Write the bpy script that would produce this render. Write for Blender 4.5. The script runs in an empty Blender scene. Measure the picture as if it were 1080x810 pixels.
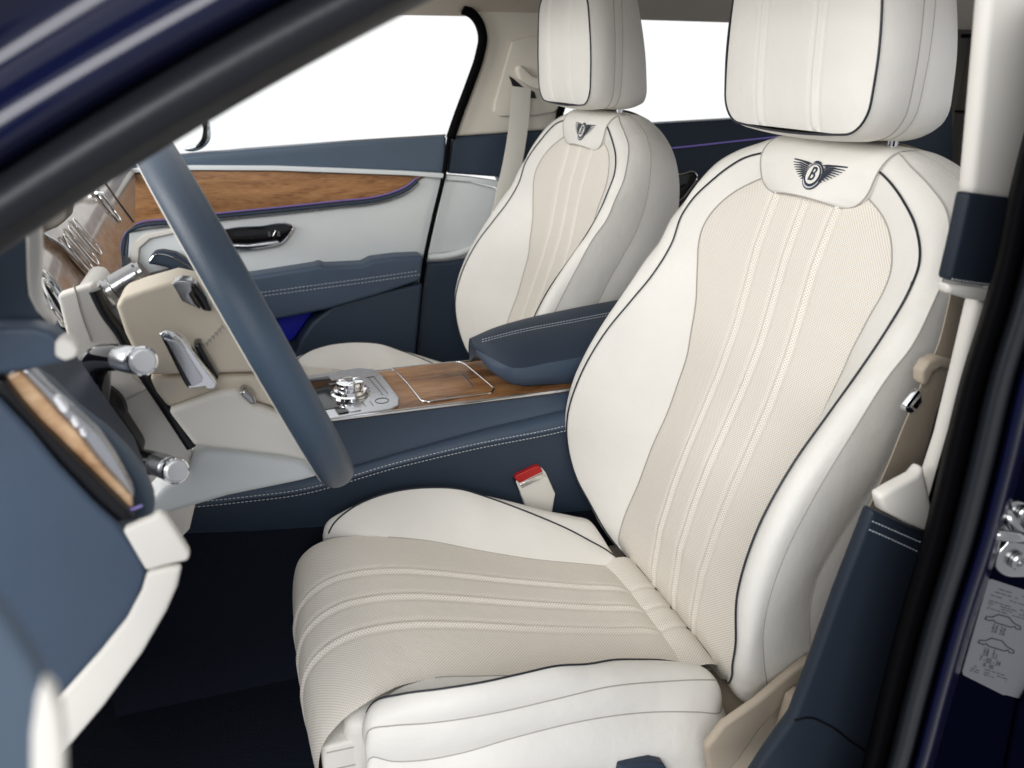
import bpy, bmesh, math, random
import numpy as np
from mathutils import Vector, Matrix

random.seed(3)
scene = bpy.context.scene
COL = scene.collection

# ------------------------------------------------------------------ camera model
# metres: +X to the rear of the car, +Y across the car (driver door -> passenger door), +Z up
FPX, CX, CY = 850.0, 540.0, 405.0            # focal length and centre in pixels of a 1080x810 frame
EYE = np.array([0.0, 0.0, 1.20])
_vy = np.array([241.0 - CX, CY - 68.0, FPX]); _vy /= np.linalg.norm(_vy)
_u = CY - 68.0
_vx = np.array([(FPX * FPX + _u * _u) / (CX - 241.0), _u, FPX]); _vx /= np.linalg.norm(_vx)
_vz = np.array([0.0, FPX, -_u]); _vz /= np.linalg.norm(_vz)
ROT = np.array([_vx, _vy, _vz])

def ray(px, py):
    return ROT @ np.array([(px - CX) / FPX, (CY - py) / FPX, 1.0])
def aY(px, py, Y):
    d = ray(px, py); return EYE + d * (Y / d[1])
def aX(px, py, X):
    d = ray(px, py); return EYE + d * (X / d[0])
def aZ(px, py, Z):
    d = ray(px, py); return EYE + d * ((Z - EYE[2]) / d[2])

# ------------------------------------------------------------------ materials
def new_mat(name):
    m = bpy.data.materials.new(name); m.use_nodes = True
    nt = m.node_tree
    return m, nt, nt.nodes['Principled BSDF']

def N(nt, t, **kw):
    n = nt.nodes.new(t)
    for k, v in kw.items(): setattr(n, k, v)
    return n

def mathn(nt, op, a, b=None, c=None):
    n = nt.nodes.new('ShaderNodeMath'); n.operation = op
    for i, v in enumerate((a, b, c)):
        if v is None: continue
        if isinstance(v, (int, float)): n.inputs[i].default_value = v
        else: nt.links.new(v, n.inputs[i])
    return n.outputs[0]

def leather(name, col, rough=0.5, grain=900.0, g=0.10, wrinkle=0.10, spec=0.35, vary=0.06):
    m, nt, b = new_mat(name)
    tc = N(nt, 'ShaderNodeTexCoord')
    n1 = N(nt, 'ShaderNodeTexVoronoi'); n1.inputs['Scale'].default_value = grain
    n2 = N(nt, 'ShaderNodeTexNoise'); n2.inputs['Scale'].default_value = 26.0; n2.inputs['Detail'].default_value = 4
    n3 = N(nt, 'ShaderNodeTexNoise'); n3.inputs['Scale'].default_value = 9.0; n3.inputs['Detail'].default_value = 3
    for n in (n1, n2, n3): nt.links.new(tc.outputs['Object'], n.inputs['Vector'])
    b1 = N(nt, 'ShaderNodeBump'); b1.inputs['Strength'].default_value = g; b1.inputs['Distance'].default_value = 0.0006
    nt.links.new(n1.outputs['Distance'], b1.inputs['Height'])
    b2 = N(nt, 'ShaderNodeBump'); b2.inputs['Strength'].default_value = wrinkle; b2.inputs['Distance'].default_value = 0.012
    nt.links.new(n2.outputs['Fac'], b2.inputs['Height']); nt.links.new(b1.outputs['Normal'], b2.inputs['Normal'])
    nt.links.new(b2.outputs['Normal'], b.inputs['Normal'])
    mx = N(nt, 'ShaderNodeMix', data_type='RGBA')
    mx.inputs['A'].default_value = (*[c * (1 - vary) for c in col], 1)
    mx.inputs['B'].default_value = (*[min(1, c * (1 + vary)) for c in col], 1)
    nt.links.new(n3.outputs['Fac'], mx.inputs['Factor'])
    nt.links.new(mx.outputs['Result'], b.inputs['Base Color'])
    b.inputs['Roughness'].default_value = rough
    b.inputs['Specular IOR Level'].default_value = spec
    return m

def perforated(name, col, hole, pitch=0.0044):
    """soft leather with a staggered grid of small punched holes, laid out in the panel's own UVs (metres)"""
    m, nt, b = new_mat(name)
    uv = N(nt, 'ShaderNodeUVMap')
    sp = N(nt, 'ShaderNodeSeparateXYZ'); nt.links.new(uv.outputs['UV'], sp.inputs[0])
    u = mathn(nt, 'DIVIDE', sp.outputs[0], pitch); v = mathn(nt, 'DIVIDE', sp.outputs[1], pitch)
    def dist(du, dv):
        a = mathn(nt, 'SUBTRACT', mathn(nt, 'FRACT', mathn(nt, 'ADD', u, du)), 0.5)
        c = mathn(nt, 'SUBTRACT', mathn(nt, 'FRACT', mathn(nt, 'ADD', v, dv)), 0.5)
        return mathn(nt, 'SQRT', mathn(nt, 'ADD', mathn(nt, 'MULTIPLY', a, a), mathn(nt, 'MULTIPLY', c, c)))
    d = mathn(nt, 'MINIMUM', dist(0.0, 0.0), dist(0.5, 0.5))
    mr = N(nt, 'ShaderNodeMapRange'); mr.inputs['From Min'].default_value = 0.13; mr.inputs['From Max'].default_value = 0.23
    nt.links.new(d, mr.inputs['Value'])
    mx = N(nt, 'ShaderNodeMix', data_type='RGBA')
    mx.inputs['A'].default_value = (*hole, 1); mx.inputs['B'].default_value = (*col, 1)
    nt.links.new(mr.outputs['Result'], mx.inputs['Factor'])
    nt.links.new(mx.outputs['Result'], b.inputs['Base Color'])
    bp = N(nt, 'ShaderNodeBump'); bp.inputs['Strength'].default_value = 0.12; bp.inputs['Distance'].default_value = 0.0008
    nt.links.new(mr.outputs['Result'], bp.inputs['Height'])
    tc = N(nt, 'ShaderNodeTexCoord')
    n2 = N(nt, 'ShaderNodeTexNoise'); n2.inputs['Scale'].default_value = 24.0; n2.inputs['Detail'].default_value = 4
    nt.links.new(tc.outputs['Object'], n2.inputs['Vector'])
    b2 = N(nt, 'ShaderNodeBump'); b2.inputs['Strength'].default_value = 0.12; b2.inputs['Distance'].default_value = 0.012
    nt.links.new(n2.outputs['Fac'], b2.inputs['Height']); nt.links.new(bp.outputs['Normal'], b2.inputs['Normal'])
    nt.links.new(b2.outputs['Normal'], b.inputs['Normal'])
    b.inputs['Roughness'].default_value = 0.55; b.inputs['Specular IOR Level'].default_value = 0.3
    return m

def plain(name, col, rough=0.5, metal=0.0, spec=0.5, coat=0.0, noise=0.0, nscale=300.0):
    m, nt, b = new_mat(name)
    tc = N(nt, 'ShaderNodeTexCoord')
    n = N(nt, 'ShaderNodeTexNoise'); n.inputs['Scale'].default_value = 14.0; n.inputs['Detail'].default_value = 5
    nt.links.new(tc.outputs['Object'], n.inputs['Vector'])
    mr = N(nt, 'ShaderNodeMapRange')
    mr.inputs['To Min'].default_value = rough * 0.85; mr.inputs['To Max'].default_value = min(1, rough * 1.15)
    nt.links.new(n.outputs['Fac'], mr.inputs['Value']); nt.links.new(mr.outputs['Result'], b.inputs['Roughness'])
    b.inputs['Base Color'].default_value = (*col, 1)
    b.inputs['Metallic'].default_value = metal
    b.inputs['Specular IOR Level'].default_value = spec
    b.inputs['Coat Weight'].default_value = coat
    b.inputs['Coat Roughness'].default_value = 0.05
    if noise:
        n2 = N(nt, 'ShaderNodeTexNoise'); n2.inputs['Scale'].default_value = nscale; n2.inputs['Detail'].default_value = 3
        nt.links.new(tc.outputs['Object'], n2.inputs['Vector'])
        bp = N(nt, 'ShaderNodeBump'); bp.inputs['Strength'].default_value = noise; bp.inputs['Distance'].default_value = 0.002
        nt.links.new(n2.outputs['Fac'], bp.inputs['Height']); nt.links.new(bp.outputs['Normal'], b.inputs['Normal'])
    return m

def veneer(name, dark, mid, light, stretch=(2.2, 14, 22), rough=0.28, coat=0.5):
    m, nt, b = new_mat(name)
    tc = N(nt, 'ShaderNodeTexCoord')
    mp = N(nt, 'ShaderNodeMapping'); mp.inputs['Scale'].default_value = stretch
    nt.links.new(tc.outputs['Object'], mp.inputs['Vector'])
    n1 = N(nt, 'ShaderNodeTexNoise'); n1.inputs['Scale'].default_value = 1.6; n1.inputs['Detail'].default_value = 8
    n1.inputs['Distortion'].default_value = 1.6
    nt.links.new(mp.outputs[0], n1.inputs['Vector'])
    n2 = N(nt, 'ShaderNodeTexNoise'); n2.inputs['Scale'].default_value = 22.0; n2.inputs['Detail'].default_value = 8
    nt.links.new(mp.outputs[0], n2.inputs['Vector'])
    s = mathn(nt, 'ADD', mathn(nt, 'MULTIPLY', n1.outputs['Fac'], 0.60), mathn(nt, 'MULTIPLY', n2.outputs['Fac'], 0.40))
    cr = N(nt, 'ShaderNodeValToRGB'); nt.links.new(s, cr.inputs['Fac'])
    e = cr.color_ramp.elements
    e[0].position = 0.36; e[0].color = (*dark, 1); e[1].position = 0.66; e[1].color = (*light, 1)
    x = e.new(0.49); x.color = (*mid, 1)
    nt.links.new(cr.outputs['Color'], b.inputs['Base Color'])
    b.inputs['Roughness'].default_value = rough; b.inputs['Coat Weight'].default_value = coat; b.inputs['Coat Roughness'].default_value = 0.06
    return m

def emit(name, col, s):
    m, nt, b = new_mat(name)
    b.inputs['Base Color'].default_value = (*[c * 0.3 for c in col], 1)
    b.inputs['Emission Color'].default_value = (*col, 1); b.inputs['Emission Strength'].default_value = s
    return m

def glass_pane(name):
    m, nt, b = new_mat(name)
    out = nt.nodes['Material Output']
    t = N(nt, 'ShaderNodeBsdfTransparent'); t.inputs['Color'].default_value = (0.97, 0.98, 0.98, 1)
    g = N(nt, 'ShaderNodeBsdfGlossy'); g.inputs['Roughness'].default_value = 0.02
    f = N(nt, 'ShaderNodeFresnel'); f.inputs['IOR'].default_value = 1.35
    mx = N(nt, 'ShaderNodeMixShader')
    nt.links.new(f.outputs[0], mx.inputs[0]); nt.links.new(t.outputs[0], mx.inputs[1]); nt.links.new(g.outputs[0], mx.inputs[2])
    nt.links.new(mx.outputs[0], out.inputs['Surface']); nt.nodes.remove(b)
    return m

M = {}
M['cream'] = leather('cream_leather', (0.775, 0.752, 0.70), 0.45, g=0.25, wrinkle=0.17)
M['perf'] = perforated('perforated_cream_leather', (0.785, 0.757, 0.700), (0.52, 0.40, 0.255), 0.0042)
M['trimcream'] = leather('cream_trim', (0.74, 0.71, 0.65), 0.5, wrinkle=0.02)
M['beige'] = leather('beige_trim', (0.44, 0.37, 0.285), 0.5, wrinkle=0.03)
M['blue'] = leather('blue_leather', (0.052, 0.078, 0.120), 0.42, g=0.3, wrinkle=0.08, spec=0.4)
M['bluedark'] = leather('dark_blue_leather', (0.028, 0.042, 0.066), 0.5, g=0.3, wrinkle=0.06, spec=0.3)
M['bluegrey'] = leather('blue_grey_leather', (0.075, 0.105, 0.145), 0.45, wrinkle=0.02)
M['rimblue'] = leather('steering_wheel_leather', (0.058, 0.086, 0.125), 0.42, g=0.35, wrinkle=0.03, spec=0.4)
M['bluetrim'] = leather('navy_pillar_leather', (0.016, 0.022, 0.033), 0.5, wrinkle=0.03, spec=0.25)
M['seallit'] = plain('highlit_rubber', (0.010, 0.012, 0.016), 0.45, spec=0.22, noise=0.08, nscale=260)  # rubber paled to carry the seal's highlight in its colour
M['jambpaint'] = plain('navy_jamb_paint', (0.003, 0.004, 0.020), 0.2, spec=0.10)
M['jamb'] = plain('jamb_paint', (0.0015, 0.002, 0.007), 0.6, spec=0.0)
M['white'] = leather('pale_grey_leather', (0.66, 0.69, 0.69), 0.45, wrinkle=0.03)
M['piping'] = plain('black_piping', (0.010, 0.012, 0.020), 0.45)
M['seam'] = plain('grey_seam', (0.40, 0.38, 0.35), 0.8)
M['stitch'] = plain('pale_thread', (0.62, 0.66, 0.70), 0.7)
M['chrome'] = plain('chrome', (0.86, 0.87, 0.88), 0.07, 1.0)
M['silver'] = plain('satin_silver', (0.62, 0.63, 0.66), 0.28, 1.0, noise=0.05, nscale=700)
M['steel'] = plain('cast_steel', (0.40, 0.40, 0.40), 0.26, 1.0, noise=0.12, nscale=120)
M['black'] = plain('black_plastic', (0.006, 0.006, 0.008), 0.35, spec=0.4)
M['gloss'] = plain('gloss_black', (0.004, 0.004, 0.005), 0.08, spec=0.5)
M['rubber'] = plain('rubber_seal', (0.011, 0.012, 0.016), 0.42, spec=0.32, noise=0.1, nscale=260)
M['rubberblack'] = plain('black_rubber', (0.0025, 0.0025, 0.003), 0.65, spec=0.03, noise=0.1, nscale=260)
M['paint'] = plain('navy_paint', (0.004, 0.006, 0.028), 0.16, spec=0.35, coat=0.25)
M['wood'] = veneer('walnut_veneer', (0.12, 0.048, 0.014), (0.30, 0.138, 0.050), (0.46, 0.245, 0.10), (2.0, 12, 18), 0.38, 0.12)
M['woodlit'] = veneer('sunlit_walnut_veneer', (0.33, 0.17, 0.075), (0.52, 0.31, 0.16), (0.68, 0.46, 0.27), (6, 10, 10), 0.2, 0.7)  # walnut paled, with the bright light on it mixed into the colour
M['woodpale'] = veneer('pale_veneer', (0.30, 0.19, 0.12), (0.40, 0.29, 0.22), (0.50, 0.40, 0.34), (3, 1.5, 4), 0.25, 0.8)
M['hubcream'] = leather('warm_cream_hub', (0.66, 0.585, 0.47), 0.5, wrinkle=0.02)
M['carpet'] = plain('navy_carpet', (0.009, 0.012, 0.020), 0.95, spec=0.1, noise=1.0, nscale=260)
M['headliner'] = leather('headliner_cloth', (0.56, 0.51, 0.44), 0.85, wrinkle=0.0, spec=0.1)
M['taupe'] = leather('taupe_rear_trim', (0.20, 0.185, 0.16), 0.6)
M['pillar'] = leather('pillar_cloth', (0.66, 0.62, 0.54), 0.75, wrinkle=0.0, spec=0.15)
M['belt'] = plain('belt_webbing', (0.62, 0.60, 0.54), 0.65, noise=0.4, nscale=900)
M['beltbeige'] = plain('beige_belt_webbing', (0.36, 0.30, 0.225), 0.7, noise=0.4, nscale=900)
M['chromeglare'] = plain('chrome_glare', (0.86, 0.87, 0.88), 0.12, spec=0.8)  # bright reflection on chrome painted as plain white
M['red'] = plain('red_release_button', (0.42, 0.012, 0.012), 0.3)
M['label'] = plain('printed_label', (0.13, 0.134, 0.145), 0.55, spec=0.2)
M['ink'] = plain('label_ink', (0.012, 0.012, 0.014), 0.6)
M['thread'] = plain('navy_embroidery', (0.014, 0.020, 0.036), 0.6)
M['violet'] = emit('violet_light_line', (0.26, 0.20, 0.62), 0.3)
M['bluelamp'] = emit('blue_ambient_lamp', (0.01, 0.02, 0.62), 0.07)
M['glass'] = glass_pane('window_glass')
M['grille'] = plain('speaker_mesh', (0.16, 0.15, 0.14), 0.5, 0.6, noise=0.9, nscale=500)

# ------------------------------------------------------------------ object helpers
def origin_of(p):
    o = np.zeros(3)
    while p is not None:
        o += np.array(p.location); p = p.parent
    return o

def mk(name, verts, faces, mat, parent=None, smooth=True, uv=None, sharp=None):
    v = np.asarray(verts, float) - origin_of(parent)
    me = bpy.data.meshes.new(name)
    me.from_pydata(v.tolist(), [], faces); me.update()
    if uv is not None:
        lay = me.uv_layers.new(name='UVMap')
        for l in me.loops: lay.data[l.index].uv = uv[l.vertex_index]
    me.materials.append(mat)
    if smooth: me.shade_smooth()
    if sharp: me.set_sharp_from_angle(angle=math.radians(sharp))
    o = bpy.data.objects.new(name, me); COL.objects.link(o)
    if parent is not None: o.parent = parent
    return o

def empty(name, loc, label, cat, group=None):
    o = bpy.data.objects.new(name, None); COL.objects.link(o)
    o.location = loc; o.empty_display_size = 0.05
    o['label'] = label; o['category'] = cat; o['kind'] = 'thing'
    if group: o['group'] = group
    return o

def tag(o, label, cat, group=None):
    o['label'] = label; o['category'] = cat
    if group: o['group'] = group
    return o

def curve(pts, n, closed=False):
    """smooth curve through points, resampled evenly by length"""
    p = np.asarray(pts, float)
    if closed: p = np.vstack([p[-2:], p, p[:3]])
    t = np.r_[0, np.cumsum(np.maximum(1e-9, np.linalg.norm(np.diff(p, axis=0), axis=1)))]
    m = np.zeros_like(p)
    m[0] = (p[1] - p[0]) / (t[1] - t[0]); m[-1] = (p[-1] - p[-2]) / (t[-1] - t[-2])
    for i in range(1, len(p) - 1):
        h0, h1 = t[i] - t[i-1], t[i+1] - t[i]
        m[i] = ((p[i] - p[i-1]) / h0 * h1 + (p[i+1] - p[i]) / h1 * h0) / (h0 + h1)
    out = []
    lo, hi = (2, len(p) - 3) if closed else (0, len(p) - 1)
    for i in range(lo, hi):
        h = t[i+1] - t[i]
        for s in np.linspace(0, 1, 24, endpoint=False):
            out.append((2*s**3-3*s*s+1)*p[i] + (s**3-2*s*s+s)*h*m[i] + (-2*s**3+3*s*s)*p[i+1] + (s**3-s*s)*h*m[i+1])
    out.append(p[hi]); out = np.array(out)
    L = np.r_[0, np.cumsum(np.linalg.norm(np.diff(out, axis=0), axis=1))]
    q = np.linspace(0, L[-1], n + 1)[:-1] if closed else np.linspace(0, L[-1], n)
    return np.stack([np.interp(q, L, out[:, k]) for k in range(out.shape[1])], 1)

def grid(name, G, mat, parent=None, uv=None, flip=False, wrap=False, sharp=None):
    """G: rows x cols x 3"""
    R_, C_ = G.shape[:2]
    f = []
    for i in range(R_ - 1):
        for j in range(C_ - (0 if wrap else 1)):
            a, b, c, d = i*C_+j, i*C_+(j+1) % C_, (i+1)*C_+(j+1) % C_, (i+1)*C_+j
            f.append((a, b, c, d) if not flip else (d, c, b, a))
    return mk(name, G.reshape(-1, 3), f, mat, parent, uv=None if uv is None else uv.reshape(-1, 2), sharp=sharp)

def strip_grid(A, B, m, k, centre, power=1.0):
    """surface between two rails, puffed outwards by k of its width"""
    t = np.linspace(0, 1, m)
    d = B - A; W = np.linalg.norm(d, axis=1, keepdims=True)
    T = np.gradient(A + B, axis=0)
    Nn = np.cross(T, d); L = np.linalg.norm(Nn, axis=1, keepdims=True); Nn = Nn / np.maximum(L, 1e-9)
    out = (A + B) / 2 - centre
    Nn *= np.sign(np.sum(Nn * out, axis=1, keepdims=True))
    b = (4 * t * (1 - t)) ** power
    return A[:, None] + d[:, None] * t[None, :, None] + Nn[:, None] * np.broadcast_to(W * k, W.shape)[:, None] * b[None, :, None]

def tube_mesh(P, r, segs=8, closed=False, cap=True):
    P = np.asarray(P, float); n = len(P)
    T = np.roll(P, -1, 0) - np.roll(P, 1, 0) if closed else np.gradient(P, axis=0)
    T /= np.maximum(1e-9, np.linalg.norm(T, axis=1, keepdims=True))
    a = np.array([0, 0, 1.0]) if abs(T[0][2]) < 0.9 else np.array([1.0, 0, 0])
    u = np.cross(T[0], a); u /= np.linalg.norm(u)
    V = []
    rr = np.full(n, r) if np.isscalar(r) else np.asarray(r)
    for i in range(n):
        u = u - T[i] * (u @ T[i]); u /= np.linalg.norm(u); w = np.cross(T[i], u)
        for s in range(segs):
            th = 2 * math.pi * s / segs
            V.append(P[i] + rr[i] * (u * math.cos(th) + w * math.sin(th)))
    F = []
    for i in range(n if closed else n - 1):
        for s in range(segs):
            j = (i + 1) % n
            F.append((i*segs+s, i*segs+(s+1) % segs, j*segs+(s+1) % segs, j*segs+s))
    if not closed and cap:
        F.append(tuple(range(segs))[::-1]); F.append(tuple((n-1)*segs + s for s in range(segs)))
    return V, F

def tube(name, P, r, mat, parent=None, segs=8, closed=False):
    V, F = tube_mesh(P, r, segs, closed)
    return mk(name, V, F, mat, parent, sharp=50)

def finish(bm, name, mat, parent, bevel, seg=3, sharp=40):
    bmesh.ops.recalc_face_normals(bm, faces=bm.faces)
    if bevel:
        es = [e for e in bm.edges if len(e.link_faces) == 2 and e.calc_face_angle(0) > 0.6]
        bmesh.ops.bevel(bm, geom=es, offset=bevel, segments=seg, profile=0.6, affect='EDGES', clamp_overlap=True)
    o_ = origin_of(parent)
    for v in bm.verts: v.co -= Vector(o_)
    me = bpy.data.meshes.new(name); bm.to_mesh(me); bm.free()
    me.materials.append(mat); me.shade_smooth(); me.set_sharp_from_angle(angle=math.radians(sharp))
    o = bpy.data.objects.new(name, me); COL.objects.link(o)
    if parent is not None: o.parent = parent
    return o

def prism(name, P3, ext, mat, parent=None, bevel=0.003, seg=3, sharp=40):
    """outline of 3D points, given thickness along ext"""
    bm = bmesh.new()
    a = [bm.verts.new(p) for p in P3]; e = Vector(ext)
    b = [bm.verts.new(Vector(p) + e) for p in P3]
    bm.faces.new(a); bm.faces.new(b[::-1]); n = len(a)
    for i in range(n): bm.faces.new((a[i], b[i], b[(i+1) % n], a[(i+1) % n]))
    return finish(bm, name, mat, parent, bevel, seg, sharp)

def slabY(name, poly, Y, th, mat, parent=None, bevel=0.003, smooth=0, seg=3):
    p = np.array(poly, float)
    if smooth: p = curve(p, smooth, closed=True)
    return prism(name, [aY(x, y, Y) for x, y in p], (0, th, 0), mat, parent, bevel, seg)

def slabX(name, poly, X, th, mat, parent=None, bevel=0.003, smooth=0):
    p = np.array(poly, float)
    if smooth: p = curve(p, smooth, closed=True)
    return prism(name, [aX(x, y, X) for x, y in p], (-th, 0, 0), mat, parent, bevel)

def slabZ(name, poly, Z, th, mat, parent=None, bevel=0.003, smooth=0):
    p = np.array(poly, float)
    if smooth: p = curve(p, smooth, closed=True)
    return prism(name, [aZ(x, y, Z) for x, y in p], (0, 0, -th), mat, parent, bevel)

def box(name, lo, hi, mat, parent=None, bevel=0.004):
    bm = bmesh.new(); bmesh.ops.create_cube(bm, size=1)
    lo, hi = np.array(lo), np.array(hi)
    for v in bm.verts: v.co = Vector((lo + hi) / 2 + np.array(v.co) * (hi - lo))
    return finish(bm, name, mat, parent, bevel)

def poly(pts, n):
    p = np.asarray(pts, float); L = np.r_[0, np.cumsum(np.linalg.norm(np.diff(p, axis=0), axis=1))]
    q = np.linspace(0, L[-1], n)
    return np.stack([np.interp(q, L, p[:, k]) for k in range(3)], 1)

def lineY(pts, Y, n=60, closed=False):
    return curve([aY(x, y, Y) for x, y in pts], n, closed)

def stitches(name, P, mat, parent, pitch=0.006, r=0.0007, lift=(0, -0.001, 0)):
    """a run of thread stitches along a 3D curve"""
    L = np.r_[0, np.cumsum(np.linalg.norm(np.diff(P, axis=0), axis=1))]
    V, F = [], []
    s = 0.0
    while s + pitch * 0.62 < L[-1]:
        q = [np.array([np.interp(s + d, L, P[:, k]) for k in range(3)]) + np.array(lift) for d in (0, pitch * 0.31, pitch * 0.62)]
        v, f = tube_mesh(q, r, 5)
        o = len(V); V += list(v); F += [tuple(i + o for i in x) for x in f]
        s += pitch
    return mk(name, V, F, mat, parent)

def ring_about(c, ax1, ax2, r1, r2, n=48):
    th = np.linspace(0, 2 * math.pi, n, endpoint=False)
    return np.array([c + ax1 * r1 * math.cos(t) + ax2 * r2 * math.sin(t) for t in th])

def lathe(name, c, axis, prof, mat, parent=None, segs=32, sharp=35):
    """prof: list of (distance along axis, radius)"""
    ax = np.array(axis, float); ax /= np.linalg.norm(ax)
    a = np.array([0, 0, 1.0]) if abs(ax[2]) < 0.9 else np.array([1.0, 0, 0])
    u = np.cross(ax, a); u /= np.linalg.norm(u); w = np.cross(ax, u)
    V, F = [], []
    for d, r in prof:
        for s in range(segs):
            t = 2 * math.pi * s / segs
            V.append(np.array(c) + ax * d + r * (u * math.cos(t) + w * math.sin(t)))
    for i in range(len(prof) - 1):
        for s in range(segs):
            F.append((i*segs+s, i*segs+(s+1) % segs, (i+1)*segs+(s+1) % segs, (i+1)*segs+s))
    F.append(tuple(range(segs))[::-1]); F.append(tuple((len(prof)-1)*segs + s for s in range(segs)))
    return mk(name, V, F, mat, parent, sharp=sharp)

# ================================================================== FRONT SEAT
SEAT_Y = 0.894
def rail(tab, n=140, sgn=1):
    """tab: (X, z, half width) -> 3D rail on one side of the seat"""
    t = np.array(tab, float)
    return curve(np.stack([t[:, 0], SEAT_Y + sgn * t[:, 2], t[:, 1]], 1), n)

B_PANEL = [(.549,.415,.170),(.540,.447,.170),(.545,.478,.170),(.568,.553,.165),(.588,.624,.161),(.608,.679,.158),(.622,.728,.157),(.634,.772,.157),
           (.640,.815,.160),(.645,.84,.164),(.649,.864,.169),(.651,.89,.175),(.654,.915,.182),(.657,.939,.189),(.664,.964,.194),(.673,.986,.190),
           (.682,1.006,.177),(.691,1.024,.158),(.699,1.039,.133),(.703,1.050,.108),(.708,1.058,.085)]
B_CREST = [(.552,.415,.150),(.528,.45,.190),(.508,.495,.222),(.491,.535,.243),(.482,.574,.256),(.476,.648,.256),(.493,.717,.251),(.535,.796,.245),(.575,.846,.240),
           (.608,.887,.236),(.638,.935,.236),(.655,.979,.240),(.666,1.0,.235),(.683,1.036,.205),(.690,1.058,.175),(.696,1.074,.145),(.704,1.083,.116),(.710,1.088,.095)]
B_SEAM = [(.580,.43,.215),(.556,.46,.238),(.533,.505,.256),(.512,.557,.270),(.500,.605,.277),(.500,.656,.280),(.513,.708,.279),(.536,.763,.278),(.580,.846,.277),
          (.612,.90,.276),(.636,.93,.275),(.655,.97,.272),(.671,.995,.264),(.685,1.027,.250),(.697,1.055,.228),(.706,1.078,.188),(.716,1.093,.147),(.727,1.104,.114),(.735,1.107,.09)]
B_SIDE = [(.610,.44,.235),(.594,.485,.255),(.584,.525,.266),(.574,.58,.266),(.569,.615,.266),(.573,.655,.266),(.590,.695,.266),(.609,.73,.266),(.632,.775,.267),
          (.652,.815,.267),(.675,.855,.268),(.700,.90,.268),(.718,.95,.267),(.728,1.0,.260),(.735,1.04,.245),(.740,1.07,.215),(.745,1.09,.17),(.748,1.106,.115),(.752,1.108,.09)]
B_BACK = [(.655,.43,.235),(.660,.50,.240),(.672,.56,.243),(.690,.62,.244),(.722,.69,.245),(.752,.75,.244),(.775,.80,.242),(.792,.85,.240),(.803,.90,.238),
          (.808,.95,.236),(.806,1.0,.230),(.800,1.04,.215),(.794,1.07,.185),(.790,1.088,.15),(.786,1.100,.115),(.784,1.101,.09)]

def welt(y, c, s=0.0030, h=0.0024):
    d = abs(y - c)
    return h * math.exp(-(d / s) ** 2) - 0.55 * h * math.exp(-((d - 2.6 * s) / (1.3 * s)) ** 2)

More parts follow.
